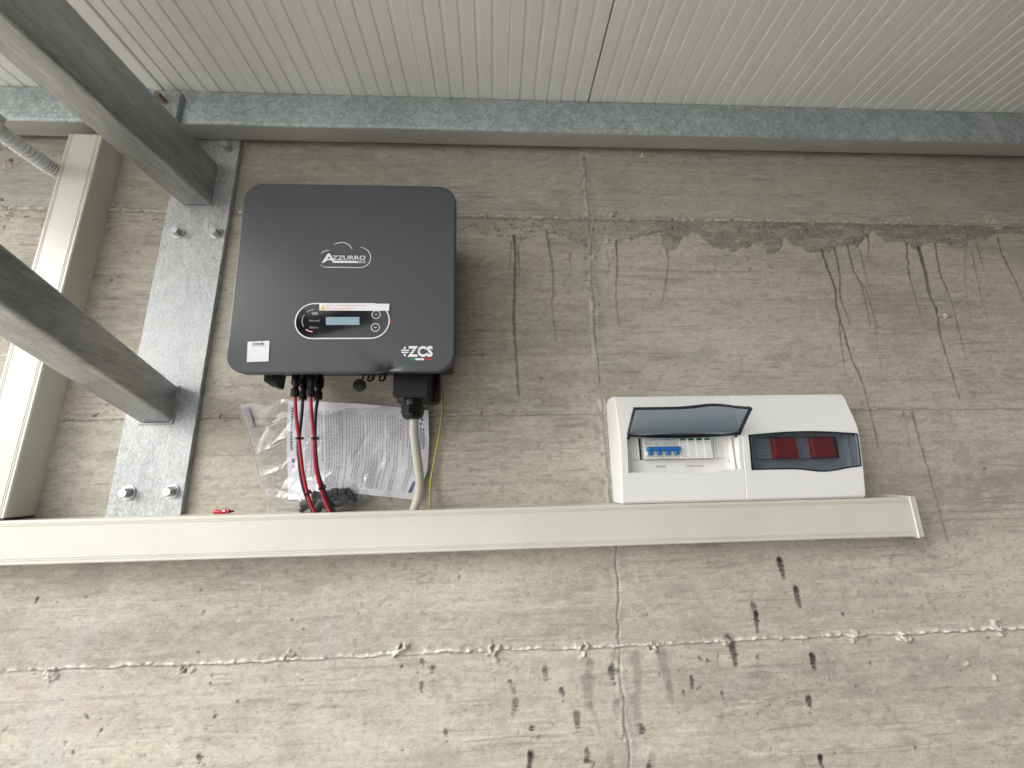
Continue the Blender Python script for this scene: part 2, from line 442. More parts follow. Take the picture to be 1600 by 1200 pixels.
# casting joints: three level ones and an upright one
def ridge_h(z0, x0, x1, w, hgt, seed, colr, shade=0.5, drop=0.0):
    sl = win(x0, x1, z0 - 0.03, z0 + 0.03)
    wob = 0.004 * (vnoise(xs, np.array([0.0]), 0.35, 1, seed) - 0.5) + 0.0035 * (vnoise(xs, np.array([0.0]), 0.02, 1, seed + 1) - 0.5)
    dz = Z[sl] - (z0 + wob[:, sl[1]] + drop * X[sl])
    crumb = fbm(xs, zs, 0.0085, 0.0055, seed + 2, 2, 0.7)[sl]; pres = smooth_step(0.15, 0.42, vnoise(xs, zs, 0.07, 0.2, seed + 3)[sl])
    r = np.exp(-(dz / w) ** 2) * np.clip(2.6 * crumb - 0.55, 0, 1.6) * (0.50 + 0.50 * pres)
    H[sl] += hgt * r
    H[sl] -= 0.0022 * np.exp(-((dz + w * 1.2) / 0.0016) ** 2)
    paint(sl, smooth_step(0.30, 0.75, r) * 0.85, colr)
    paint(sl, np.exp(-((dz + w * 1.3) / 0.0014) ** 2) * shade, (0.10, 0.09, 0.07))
ridge_h(-0.3495, -3.4, 5.2, 0.0031, 0.0034, 100, (0.66, 0.63, 0.56), 0.5, -0.0022)
ridge_h(0.1210, -3.4, 5.2, 0.0020, 0.0026, 200, (0.54, 0.52, 0.46), 0.6, -0.002)
ridge_h(0.6240, -3.4, 5.2, 0.0042, 0.0060, 300, (0.60, 0.58, 0.50), 0.6, -0.0065)
# formwork panels either side of a joint stand a little proud of each other
H += 0.0012 * smooth_step(-0.3465, -0.3505, Z) * (0.4 + big) + 0.0010 * smooth_step(0.625, 0.620, Z + 0.0065 * X) - 0.0004 * side
# upright joint at x = 0.265, crumbling edges
xl = 0.251 + 0.010 * (vnoise(np.array([0.0]), zs, 1, 0.16, 51) - 0.5) + 0.006 * (vnoise(np.array([0.0]), zs, 1, 0.018, 52) - 0.5)
sl = win(0.18, 0.325, GZ - 0.1, 1.4)
dx = X[sl] - xl[sl[0]]
cr = fbm(xs, zs, 0.009, 0.012, 53, 3, 0.7)[sl]; ps = smooth_step(0.25, 0.6, vnoise(xs, zs, 0.2, 0.10, 54)[sl])
rim = np.exp(-((dx + 0.0065) / 0.0055) ** 2) * (cr > 0.42) * ps + 0.8 * np.exp(-((dx - 0.006) / 0.004) ** 2) * (cr > 0.52) * ps
H[sl] += 0.0022 * rim * cr; H[sl] -= 0.0018 * np.exp(-(dx / 0.0013) ** 2)
paint(sl, rim * 0.85, (0.56, 0.54, 0.47)); rdk = np.exp(-((dx + 0.011) / 0.010) ** 2) * (cr < 0.36) * ps; paint(sl, rdk * 0.55, (0.16, 0.15, 0.125)); H[sl] -= rdk * 0.0008; paint(sl, np.exp(-(dx / 0.0012) ** 2) * (0.10 + 0.65 * smooth_step(0.40, 0.65, vnoise(xs, zs, 0.5, 0.02, 57)[sl])), (0.045, 0.04, 0.035))
gry = smooth_step(0.034, 0.004, np.abs(dx)) * smooth_step(0.35, 0.62, fbm(xs, zs, 0.035, 0.06, 55, 4, 0.6)[sl])
paint(sl, gry * 0.5, (0.275, 0.265, 0.235))

# grey cement slurry that ran out under the top joint
low = [(-0.1247,0.563),(-0.0885,0.5741),(-0.0455,0.6035),(-0.0215,0.564),(0.0106,0.5715),(0.0505,0.5575),(0.099,0.5652),(0.1322,0.5837),(0.1809,0.5787),(0.1966,0.5661),(0.2198,0.5429),(0.2502,0.5092),(0.2733,0.5379),(0.2872,0.5707),(0.3185,0.5491),(0.3529,0.564),(0.4303,0.5869),(0.4358,0.5447),(0.4508,0.5303),(0.4723,0.5432),(0.4938,0.582),(0.5321,0.5899),(0.5598,0.544),(0.592,0.5333),(0.6265,0.5372),(0.6654,0.5467),(0.6984,0.5599),(0.7064,0.5269),(0.7379,0.5308),(0.7591,0.5717),(0.7799,0.5533),(0.8179,0.5351),(0.8562,0.528),(0.8854,0.543),(0.9233,0.5564),(0.9555,0.5436),(0.981,0.5777),(1.0095,0.5856),(1.0396,0.5631),(1.0932,0.5636),(1.1165,0.53),(1.1478,0.5603),(1.1736,0.5625),(1.207,0.5533),(1.2578,0.5537),(1.2781,0.573),(1.333,0.5793),(1.3551,0.5969),(1.4367,0.5861),(1.6217,0.5802)]
lx = np.array([p[0] for p in low]); lz = np.array([p[1] for p in low])
sl = win(-0.13, 1.9, 0.48, 0.64)
edge = np.interp(X[sl], lx, lz) + 0.022 * (fbm(xs, zs, 0.013, 0.016, 61, 4, 0.65)[sl] - 0.5)
inside = smooth_step(0.0, 0.0035, Z[sl] - edge) * smooth_step(0.627, 0.620, Z[sl] + 0.0065 * X[sl]) * smooth_step(-0.115, -0.05, X[sl])
rough_ = fbm(xs, zs, 0.008, 0.006, 62, 3, 0.75)[sl]
H[sl] += inside * (0.0010 + 0.0030 * (rough_ - 0.5))
k = inside * (0.62 + 0.5 * (mid[sl] - 0.3)) * (0.30 + 0.70 * smooth_step(0.10, 0.62, X[sl])) * (0.55 + 0.45 * smooth_step(0.30, 0.50, fbm(xs, zs, 0.05, 0.012, 66, 3)[sl]))
paint(sl, k, (0.175, 0.182, 0.155))
paint(sl, inside * smooth_step(0.66, 0.76, rough_) * 0.6, (0.06, 0.06, 0.05))
paint(sl, inside * smooth_step(0.36, 0.24, rough_) * 0.5, (0.46, 0.45, 0.40))
rim = np.exp(-((Z[sl] - edge) / 0.0017) ** 2) * smooth_step(0.42, 0.6, vnoise(xs, zs, 0.02, 0.05, 63)[sl]) * smooth_step(-0.11, -0.06, X[sl])
paint(sl, rim * 0.75, (0.07, 0.065, 0.055)); H[sl] -= rim * 0.001

# dark runs
RUNS = [
 (0.0030, 0.85, [(0.0555,0.5683),(0.0576,0.5184),(0.0539,0.4202),(0.0505,0.336),(0.0523,0.2817),(0.0554,0.2195),(0.0585,0.1652)]),
 (0.0016, 0.55, [(0.0487,0.5503),(0.0447,0.506),(0.0423,0.4678)]), (0.0018, 0.6, [(0.0646,0.5433),(0.0678,0.4783),(0.0626,0.4576)]),
 (0.0022, 0.62, [(0.1388,0.5855),(0.1445,0.5279),(0.1501,0.4735),(0.1478,0.4204),(0.1441,0.3735),(0.1499,0.2954)]),
 (0.0019, 0.7, [(0.3158,0.5564),(0.3112,0.4796),(0.3032,0.4207),(0.3028,0.3768),(0.3051,0.3288)]),
 (0.0013, 0.45, [(0.289,0.5291),(0.291,0.49),(0.28,0.4515)]), (0.0013, 0.45, [(0.3057,0.5328),(0.3018,0.5042),(0.2888,0.4829)]),
 (0.0020, 0.7, [(0.4444,0.5321),(0.4437,0.4962),(0.4314,0.4451),(0.4157,0.3902)]), (0.0012, 0.4, [(0.4331,0.4452),(0.4291,0.3953)]),
 (0.0023, 0.9, [(0.855,0.5391),(0.8578,0.5024),(0.8687,0.4324),(0.8629,0.3818),(0.8654,0.3239),(0.8708,0.2446),(0.8826,0.1964),(0.8872,0.1401),(0.8876,0.0882),(0.8875,0.0289)]),
 (0.0016, 0.6, [(0.8598,0.3442),(0.8539,0.2939),(0.8497,0.2448),(0.8457,0.2047)]),
 (0.0021, 0.8, [(0.8907,0.5431),(0.8892,0.4717),(0.8787,0.4079),(0.8821,0.3697),(0.8872,0.3322)]),
 (0.0021, 0.75, [(0.9273,0.5508),(0.93,0.4774),(0.9412,0.4433),(0.9516,0.422),(0.9566,0.3219)]), (0.0017, 0.6, [(0.9371,0.463),(0.942,0.4027),(0.9386,0.3237)]),
 (0.0012, 0.4, [(0.9515,0.3355),(0.9428,0.2441),(0.9347,0.1707)]),
 (0.0017, 0.55, [(0.9599,0.5399),(0.9582,0.4721),(0.9632,0.4133)]), (0.0015, 0.7, [(0.989,0.5815),(0.9868,0.5495),(0.9745,0.5123)]),
 (0.0019, 0.75, [(1.094,0.5598),(1.0781,0.4781),(1.0774,0.4028),(1.0803,0.3369)]),
 (0.0042, 0.85, [(1.1222,0.545),(1.123,0.4948),(1.1186,0.4082),(1.1265,0.3679)]), (0.0022, 0.8, [(1.1259,0.3783),(1.1191,0.3231),(1.116,0.276),(1.119,0.2103),(1.1208,0.1372)]),
 (0.0019, 0.75, [(1.1725,0.5587),(1.164,0.4895),(1.1673,0.4386),(1.1728,0.3731),(1.1683,0.2757),(1.1676,0.2392)]),
 (0.0016, 0.4, [(1.2527,0.5367),(1.2252,0.4442),(1.2092,0.3383)]), (0.0017, 0.55, [(1.2708,0.5368),(1.26,0.4479),(1.2553,0.3365)]),
 (0.0018, 0.6, [(1.2905,0.5597),(1.2897,0.5275),(1.2902,0.4884)]), (0.0022, 0.75, [(1.3564,0.5776),(1.3533,0.5223),(1.3635,0.4593),(1.3711,0.396),(1.3732,0.3345)]),
 (0.0024, 0.55, [(0.9908,0.1126),(0.9934,0.027),(0.9968,-0.0524),(0.9981,-0.1355),(0.999,-0.185)]), (0.0013, 0.4, [(0.9696,0.1174),(0.9682,0.075),(0.9623,-0.0016)]),
 (0.0010, 0.5, [(0.3234,0.2017),(0.3242,0.1606)]), (0.0012, 0.4, [(0.1976,0.5248),(0.1885,0.446)]),
]
def run(w, a, pts, colr=(0.075, 0.07, 0.055)):
    pts = [tuple(p) for p in spline([(p[0], 0, p[1]) for p in pts], 6)]; pts = [(p[0], p[2]) for p in pts]; n = len(pts)
    x0 = min(p[0] for p in pts) - 0.02; x1 = max(p[0] for p in pts) + 0.02; z0 = min(p[1] for p in pts) - 0.02; z1 = max(p[1] for p in pts) + 0.02
    s_ = win(x0, x1, z0, z1); best = np.full(X[s_].shape, 9.0, np.float32); tt_ = np.zeros_like(best)
    jx = 0.0022 * (vnoise(np.array([0.0]), zs[s_[0]], 1, 0.011, int(abs(pts[0][0]) * 9999) % 997) - 0.5); ox = X[s_].copy(); X[s_] += jx
    for i in range(n - 1):
        d_, t = seg_dist(s_, pts[i], pts[i + 1]); m_ = d_ < best; best[m_] = d_[m_]; tt_[m_] = (t[m_] + i) / (n - 1)
    ww = w * 1.25 * (0.45 + 1.2 * fbm(xs[s_[1]], zs[s_[0]], 0.008, 0.016, 71, 2)) * (1 - 0.35 * tt_)
    X[s_] = ox
    k_ = smooth_step(1.35, 0.55, best / ww) * a * (0.75 + 0.5 * mid[s_]) * (1 - 0.35 * tt_)
    paint(s_, k_, colr); paint(s_, np.exp(-((best - ww * 2.0) / (w * 1.2)) ** 2) * 0.10, (0.44, 0.41, 0.35))
for w_, a_, p_ in RUNS: run(w_, a_, p_)
# tar splashes and grey wash marks on the lower wall
BLK = (0.016, 0.015, 0.014)
SPL = [(0.0042, .93, [(0.6078,-0.2032),(0.6105,-0.2198),(0.6116,-0.2375)]), (0.0038, .9, [(0.634,-0.2606),(0.6349,-0.2779),(0.6372,-0.2951)]), (0.0042, .6, [(0.5368,-0.2903),(0.5397,-0.3061)]), (0.0030, .85, [(0.5401,-0.3037),(0.5401,-0.3204),(0.5385,-0.3382)]),
 (0.0050, .85, [(0.4745,-0.3486),(0.4792,-0.3627),(0.4807,-0.3789),(0.481,-0.3949)]), (0.0040, .9, [(0.643,-0.3854),(0.6434,-0.397),(0.6451,-0.4085)]), (0.0030, .85, [(0.3886,-0.4136),(0.39,-0.4226),(0.3876,-0.4314)]), (0.0038, .9, [(0.6212,-0.4614),(0.6229,-0.4726)]),
 (0.0032, .9, [(0.6264,-0.5596),(0.6264,-0.5721)]), (0.0058, .85, [(0.227,-0.3924),(0.23,-0.4037)]), (0.0034, .7, [(0.1268,-0.4245),(0.1303,-0.4301)]), (0.0042, .6, [(0.1547,-0.4656),(0.1548,-0.4857)]), (0.0044, .6, [(0.0967,-0.3881),(0.0964,-0.397)]),
 (0.0036, .55, [(0.0374,-0.4379),(0.036,-0.4485),(0.0308,-0.461)]), (0.0030, .6, [(0.0282,-0.4051),(0.0294,-0.4073)]), (0.0026, .5, [(0.0341,-0.4194),(0.0353,-0.4217)]), (0.0028, .9, [(0.067,-0.4847),(0.0682,-0.4869)]), (0.0030, .6, [(-0.0959,-0.4833),(-0.0946,-0.4865)]),
 (0.0044, .9, [(0.0608,-0.5267),(0.0613,-0.551)]), (0.0038, .65, [(0.1709,-0.5259),(0.1713,-0.5382)]), (0.0030, .8, [(0.1674,-0.5421),(0.1807,-0.5448)]), (0.0046, .9, [(0.2803,-0.4978),(0.2813,-0.5)]), (0.0036, .9, [(0.2868,-0.5582),(0.2877,-0.5623)]),
 (0.0028, .65, [(-0.1451,-0.3639),(-0.1438,-0.3661)]), (0.0030, .75, [(-0.1238,-0.3746),(-0.1225,-0.378)]), (0.0024, .7, [(-0.1427,-0.4011),(-0.1436,-0.4118)]), (0.0030, .85, [(-0.541,-0.5003),(-0.5393,-0.5043)]), (0.0020, .85, [(-0.5241,-0.4379),(-0.5221,-0.4359)]),
 (0.0018, .85, [(-0.7221,-0.451),(-0.7228,-0.4529)]), (0.0018, .8, [(-0.763,-0.4826),(-0.761,-0.4817)]), (0.0017, .85, [(-0.8844,-0.2268),(-0.8866,-0.2323)]), (0.0016, .8, [(-0.5714,-0.3314),(-0.5688,-0.3326)]), (0.0018, .85, [(-0.4843,-0.4159),(-0.484,-0.418)]), (0.0016, .7, [(-0.7488,-0.4297),(-0.7531,-0.4254)]),
 (0.0016, .8, [(0.7251,-0.3104),(0.7262,-0.3116)]), (0.0019, .8, [(0.4253,-0.3847),(0.4278,-0.3859)]), (0.0015, .8, [(0.4074,-0.3794),(0.4109,-0.383)]), (0.0019, .6, [(0.5297,-0.3832),(0.5308,-0.3844)]), (0.0015, .8, [(0.3687,-0.4372),(0.3697,-0.4394)]), (0.0012, .7, [(0.4465,-0.4406),(0.4496,-0.455)])]
for w_, a_, p_ in SPL:
    run(w_ * 1.2, min(1.0, a_ * 1.15), [p_[0]] + p_[1:] if len(p_) > 1 else p_, BLK)
    cx, cz = p_[len(p_) // 2]
    for q in range(6):
        dx_ = w_ * (0.9 + rng.random()) * rng.choice([-1, 1]); zq = cz + 1.6 * w_ * rng.normal(); run(w_ * 0.3, a_ * 0.9, [(cx, zq), (cx + dx_ * 1.1, zq + 0.2 * w_ * rng.normal())], BLK)
for w_, a_, p_ in [(0.0085, .55, [(0.3343,-0.3731),(0.3369,-0.3969),(0.3416,-0.425)]), (0.0055, .5, [(0.3416,-0.425),(0.3435,-0.4536)]), (0.0070, .5, [(0.1853,-0.3806),(0.1827,-0.4017)]), (0.0090, .5, [(0.1798,-0.4071),(0.1793,-0.4344),(0.1793,-0.4528)]), (0.0035, .35, [(0.182,-0.4507),(0.1927,-0.4779),(0.1962,-0.4991)]),
   (0.0085, .5, [(0.2806,-0.3732),(0.2806,-0.4002),(0.2765,-0.431)]), (0.0075, .42, [(0.2725,-0.4461),(0.2722,-0.4762),(0.2742,-0.4954)]), (0.0070, .4, [(0.2324,-0.453),(0.2359,-0.4725)]), (0.0060, .35, [(0.2133,-0.5362),(0.2142,-0.5566)]), (0.0060, .35, [(0.2959,-0.5423),(0.2916,-0.5605)]), (0.004, .35, [(0.4418,-0.4818),(0.4364,-0.4923)])]:
    run(w_, a_, p_, (0.13, 0.13, 0.115))
# pin holes and scattered specks
PX = rng.uniform(-1.3, 1.6, 760); PZ = np.where(rng.random(760) < 0.6, rng.uniform(-0.66, -0.2, 760), rng.uniform(-0.2, 0.85, 760))
for px_, pz_ in zip(PX, PZ):
    r = 0.0009 + 0.0015 * rng.random() ** 4; s_ = win(px_ - 0.008, px_ + 0.008, pz_ - 0.008, pz_ + 0.008)
    d_ = np.hypot((X[s_] - px_) * rng.uniform(0.6, 1), (Z[s_] - pz_) * rng.uniform(0.5, 1.0)); k_ = smooth_step(r * 1.5, r * 0.5, d_)
    H[s_] -= k_ * 0.0011; paint(s_, k_ * rng.uniform(0.35, 0.9), (0.07, 0.06, 0.05))
# lumps and broken spots along the joints
def lump(p, r, h_, colr, k0=0.8, hole=0.5, seed=0):
    r = r * 0.72; k0 = k0 * 0.8; h_ = h_ * 0.8
    x0, z0 = p; s_ = win(x0 - r * 2.4, x0 + r * 2.4, z0 - r * 2.4, z0 + r * 2.4)
    sx_, sz_ = xs[s_[1]], zs[s_[0]]
    n_ = fbm(sx_, sz_, r * 1.1, r * 0.9, 900 + seed, 3, 0.6); m_ = fbm(sx_, sz_, r * 0.42, r * 0.34, 1500 + seed, 3, 0.7)
    g_ = np.random.default_rng(seed + 7); sq = g_.uniform(0.55, 1.0); an = g_.uniform(-0.6, 0.6)
    u_ = ((X[s_] - x0) * math.cos(an) + (Z[s_] - z0) * math.sin(an)) * sq; v_ = (-(X[s_] - x0) * math.sin(an) + (Z[s_] - z0) * math.cos(an)) / sq
    d_ = np.hypot(u_, v_) / r + 3.2 * (n_ - 0.5) + 0.5 * (m_ - 0.5)
    k_ = smooth_step(1.05, 0.75, d_)
    H[s_] += k_ * h_ * (0.1 + 1.5 * m_ ** 1.5)
    paint(s_, k_ * k0 * (0.45 + 0.75 * m_), colr)
    dh = np.hypot(u_ + r * g_.uniform(-0.7, 0.7), v_ - r * g_.uniform(-0.2, 0.6)) / (r * 0.42) + 3.0 * (m_ - 0.5); kh = smooth_step(1.1, 0.7, dh) * hole
    H[s_] -= kh * 0.006; paint(s_, kh * 0.9, (0.09, 0.08, 0.065))  # hole is carved and its dark shadow painted in as well
LT = (0.54, 0.51, 0.44)
for i, (p, r, h_, hol) in enumerate([
  ([(-0.4017,-0.3436)][0], .010, .008, .8), ([(-0.1881,-0.34)][0], .014, .010, .9), ([(-0.0063,-0.3482)][0], .012, .009, .7), ([(-0.0001,-0.3642)][0], .009, .006, .3), ([(0.1758,-0.3486)][0], .011, .009, .8), ([(0.1735,-0.3644)][0], .008, .006, .4),
  ([(0.3173,-0.3598)][0], .013, .008, .6), ([(0.47,-0.3519)][0], .009, .006, .5), ([(0.6294,-0.3569)][0], .008, .007, .5), ([(0.7408,-0.3529)][0], .014, .006, 0), ([(0.8526,-0.3596)][0], .015, .009, .4), ([(1.0557,-0.3443)][0], .013, .010, .8), ([(1.064,-0.3592)][0], .009, .006, .2),
  ([(-0.8346,-0.3518)][0], .012, .007, .7), ([(-0.826,-0.3595)][0], .009, .006, .3), ([(0.9728,-0.4139)][0], .009, .007, .3), ([(1.0239,-0.4403)][0], .008, .006, 0), ([(0.6661,-0.4253)][0], .005, .004, .2),
  ([(-0.018,0.6277)][0], .012, .007, .8), ([(0.2469,0.635)][0], .013, .006, .3), ([(0.3084,0.6302)][0], .014, .010, .8), ([(0.4734,0.6248)][0], .012, .009, .9), ([(0.6154,0.6228)][0], .013, .008, .9), ([(0.8237,0.6274)][0], .011, .008, .7), ([(0.8427,0.6161)][0], .008, .007, .6),
  ([(1.1131,0.6194)][0], .010, .008, .8), ([(1.3583,0.6302)][0], .013, .010, .8), ([(1.3706,0.6108)][0], .012, .010, .5), ([(1.3495,0.644)][0], .009, .006, .2), ([(1.4277,0.643)][0], .014, .005, .2), ([(0.2962,0.558)][0], .008, .006, .9), ([(0.2299,0.4445)][0], .012, .007, .6),
  ([(0.2553,0.5128)][0], .008, .007, .6), ([(0.6299,0.5593)][0], .007, .006, .8), ([(1.1415,0.354)][0], .010, .010, 0), ([(0.3853,0.5552)][0], .004, .004, .5), ([(0.933,0.6326)][0], .006, .005, .2), ([(0.9666,0.6234)][0], .006, .005, .4), ([(0.9998,0.6277)][0], .006, .005, .4)]):
    lump(p, r, h_, LT, 0.85, hol, i)
for i, (p, r) in enumerate([([(-0.5892,-0.3598)][0], .013), ([(-0.8477,0.1282)][0], .014), ([(-0.5858,0.1216)][0], .011), ([(-1.1884,0.759)][0], .020), ([(-1.1617,0.6073)][0], .018), ([(-0.0276,0.1237)][0], .009), ([(0.0416,0.1271)][0], .006)]):
    lump(p, r, .005, (0.46, 0.35, 0.29), 0.6, .8, 60 + i)
# ragged broken edges on the left part of the top joint
for i in range(46):
    u = rng.random(); x0 = -1.25 + 0.72 * u; lump((x0, 0.618 + 0.022 * rng.normal()), 0.004 + 0.006 * rng.random(), .004, (0.50, 0.46, 0.38), 0.5, .9, 120 + i)
for i in range(34):
    x0 = rng.uniform(-0.05, 0.32); lump((x0, 0.603 + 0.014 * rng.normal()), 0.003 + 0.005 * rng.random(), .003, (0.44, 0.42, 0.36), 0.4, .9, 190 + i)
C = np.clip(C, 0.02, 0.75)

org = np.array([0.0, 0.0, GZ])
co = np.empty((NZ * NX, 3), np.float32); co[:, 0] = X.ravel(); co[:, 1] = -H.ravel(); co[:, 2] = Z.ravel() - GZ
ii = (np.arange(NZ - 1)[:, None] * NX + np.arange(NX - 1)[None, :]).ravel()
quads = np.stack([ii, ii + 1, ii + NX + 1, ii + NX], 1).astype(np.int32)
me = bpy.data.meshes.new('concrete_wall')
me.vertices.add(len(co)); me.vertices.foreach_set('co', co.ravel())
me.loops.add(quads.size); me.loops.foreach_set('vertex_index', quads.ravel())
me.polygons.add(len(quads)); me.polygons.foreach_set('loop_start', np.arange(0, quads.size, 4, dtype=np.int32))
me.update(calc_edges=True)
me.polygons.foreach_set('use_smooth', np.ones(len(quads), bool))
ca = me.color_attributes.new('concrete_colour', 'FLOAT_COLOR', 'POINT')
rgba = np.ones((NZ * NX, 4), np.float32); rgba[:, :3] = C.reshape(-1, 3); ca.data.foreach_set('color', rgba.ravel())
M_conc = mat('board_marked_concrete', (0.35, 0.33, 0.28), 0.88, 0, 0.25); b = M_conc.node_tree.nodes['Principled BSDF']
at = nd(M_conc, 'ShaderNodeVertexColor'); at.layer_name = 'concrete_colour'
c = coords(M_conc, (0.22, 1, 1)); c2 = coords(M_conc)
n1 = nd(M_conc, 'ShaderNodeTexNoise', Scale=420.0, Detail=4.0, Roughness=0.7); lk(M_conc, c, n1.inputs['Vector'])
n2 = nd(M_conc, 'ShaderNodeTexNoise', Scale=240.0, Detail=5.0, Roughness=0.75); lk(M_conc, c2, n2.inputs['Vector'])
ad = nd(M_conc, 'ShaderNodeMath', operation='ADD'); lk(M_conc, n1.outputs[0], ad.inputs[0]); lk(M_conc, n2.outputs[0], ad.inputs[1])
mr = nd(M_conc, 'ShaderNodeMapRange'); mr.inputs[1].default_value = 0.7; mr.inputs[2].default_value = 1.3; mr.inputs[3].default_value = 0.80; mr.inputs[4].default_value = 1.20
lk(M_conc, ad.outputs[0], mr.inputs[0])
vm = nd(M_conc, 'ShaderNodeVectorMath', operation='SCALE'); lk(M_conc, at.outputs[0], vm.inputs[0]); lk(M_conc, mr.outputs[0], vm.inputs['Scale'])
lk(M_conc, vm.outputs[0], b.inputs['Base Color'])
bp = nd(M_conc, 'ShaderNodeBump', Strength=0.55, Distance=0.0012); lk(M_conc, ad.outputs[0], bp.inputs['Height']); lk(M_conc, bp.outputs[0], b.inputs['Normal'])
me.materials.append(M_conc)
wall = bpy.data.objects.new('concrete_wall', me); wall.location = (0, 0, GZ); col.objects.link(wall)
tag(wall, 'board-marked grey concrete wall with dark drip stains and rough casting joints behind all the equipment', 'wall')
# the body of the wall behind its weathered face
ORG[wall.name] = Vector((0, 0, GZ))
bk = MB().box(-3.4, 5.2, 0.012, 0.30, GZ - 0.05, 1.35); bk.build('wall_core', M_ground, wall)

# two unseen dark walls, added to keep light off the right side
M_light_blocker = varied('light_blocker_dark', (0.09, 0.088, 0.08), 0.9, 0.15, 3, bump=0.3)
fw = MB().box(0.15, 7.0, -2.5, -2.2, GZ, 3.6).build('light_blocker_front', M_light_blocker); tag(fw, 'tall unseen wall added opposite the right half to block light from the front', 'wall')
rw = MB().box(1.62, 1.95, -2.19, -0.02, GZ, 1.30).build('light_blocker_right', M_light_blocker); tag(rw, 'unseen dark wall added at the right to block light from that side', 'wall')

# ------------------------------------------------------------------ canopy of ribbed sandwich panels
CZ = 0.9230
M_roof = varied('grey_white_coated_sheet', (0.76, 0.76, 0.72), 0.42, 0.05, 3, dirt=(38, 0.715, (0.30, 0.29, 0.26)))
canopy = thing('canopy_roof', 'ribbed grey-white sandwich panel canopy seen from below, resting on the steel beam', 'canopy', (0.24, -0.9, CZ))
PITCH = 1.0537; RIB = PITCH / 30
def roof_panel(x0):
    prof = []                                            # (x, z) along the underside
    g0 = 0.0014
    prof.append((x0 + g0, 0.0035)); prof.append((x0 + g0 + 0.003, 0.0))
    for k in range(1, 30):
        x = x0 + k * RIB
        if k % 6 == 0:                                   # shallow crease
            prof += [(x - 0.002, 0.0), (x + 0.0008, 0.0010), (x + 0.004, 0.0)]
        else:
            prof += [(x - 0.0054, 0.0), (x - 0.0036, 0.0028), (x + 0.0022, 0.0028), (x + 0.0050, 0.0)]
    prof.append((x0 + PITCH - g0 - 0.003, 0.0)); prof.append((x0 + PITCH - g0, 0.0035))
    prof = [(p[0], CZ + p[1]) for p in prof]
    top_ = [(x0 + PITCH - g0, CZ + 0.05), (x0 + g0, CZ + 0.05)]
    n = len(prof); y0, y1 = -0.85, -0.004
    v = [(p[0], y0, p[1]) for p in prof + top_] + [(p[0], y1, p[1]) for p in prof + top_]; N = n + 2
    f = [(i, (i + 1) % N, (i + 1) % N + N, i + N) for i in range(N)]
    f += [tuple(range(N - 1, -1, -1)), tuple(range(N, 2 * N))]
    return v, f
xs0 = 0.2542
v, f = roof_panel(xs0)
first = obj('roof_panel', v, f, M_roof, canopy)
for k in (-2, -1, 1, 2, 3, 4, 5):
    c_ = first.copy(); col.objects.link(c_); c_.parent = canopy; c_.location = (k * PITCH, 0, 0)
# weather sheet on top closes the joints against the sky
MB().box(xs0 - 2 * PITCH, xs0 + 6 * PITCH, -0.86, 0.30, CZ + 0.0505, CZ + 0.054).build('top_sheet', M_roof, canopy)

# ------------------------------------------------------------------ steel beam along the wall
BY, BB = -0.0625, 0.8255
def beam_prof():
    pr = []
    y0, y1, z0, z1, r = BY, BY + 0.05, BB, CZ - 0.0005, 0.006
    for cy, cz, a0 in ((y0 + r, z0 + r, 180), (y1 - r, z0 + r, 270), (y1 - r, z1 - r, 0), (y0 + r, z1 - r, 90)):
        for a in (0, 30, 60, 90):
            t = R(a0 + a); pr.append((cy + r * math.cos(t), cz + r * math.sin(t)))
    return pr
mb = MB(); pr = beam_prof(); n = len(pr); NS = 40
for i in range(NS + 1):
    x = -3.3 + 8.4 * i / NS
    mb.v += [(x, p[0], p[1]) for p in pr]
for i in range(NS):
    for k in range(n): mb.f.append((i * n + k, i * n + (k + 1) % n, (i + 1) * n + (k + 1) % n, (i + 1) * n + k))
mb.f += [tuple(range(n)), tuple(range(NS * n, NS * n + n))]
fm = [1 if (k % n) in (3, 4, 5, 6) and i_ < NS * n else 0 for i_, k in enumerate(list(range(NS * n)) + [0, 0])]
bm_ = obj('steel_beam', mb.v, mb.f, M_beam, smooth=True, angle=50, mats=[M_beam_ground_lit], fmat=fm)
tag(bm_, 'long galvanised steel box beam with spangled blue-grey face running along the wall under the canopy', 'beam')

# ------------------------------------------------------------------ welded steel bracket
bracket = thing('steel_bracket', 'galvanised steel wall bracket with two square arms welded to a bolted upright plate', 'bracket', (-0.709, 0, -0.079))
mb = MB().box(-0.780, -0.6350, -0.0125, -0.0015, -0.0790, 0.868, 0.0008); mb.build('wall_plate', M_plate, bracket)
def arm_box(name, P, D, L, w, h, r=0.007):
    """square hollow section from P (bottom centre at the plate) along D"""
    D = Vector(D).normalized(); sx = Vector((1, 0, 0)); sx = (sx - D * sx.dot(D)).normalized(); up = sx.cross(D)
    if up.z < 0: up = -up
    pr = []
    for cx, cz, a0 in ((-w / 2 + r, r, 180), (w / 2 - r, r, 270), (w / 2 - r, h - r, 0), (-w / 2 + r, h - r, 90)):
        for a in (0, 30, 60, 90):
            t = R(a0 + a); pr.append((cx + r * math.cos(t), cz + r * math.sin(t)))
    n = len(pr); v = []; f = []; N = 30
    for i in range(N + 1):
        for q in pr:
            base = Vector(P) + sx * q[0] + up * q[1]
            if i == 0: base = base + D * ((-0.0125 - base.y) / D.y)        # cut flush with the plate
            else: base = base + D * (L * i / N)
            v.append(base)
    for i in range(N):
        for k in range(n): f.append((i * n + k, (i + 1) * n + k, (i + 1) * n + (k + 1) % n, i * n + (k + 1) % n))
    f += [tuple(range(n)), tuple(reversed(range(N * n, N * n + n)))]
    return obj(name, v, f, M_strut, bracket, True, angle=50)
arm_box('strut', (-0.711, -0.0125, 0.636), (-0.012, -1, 0), 1.50, 0.070, 0.118)
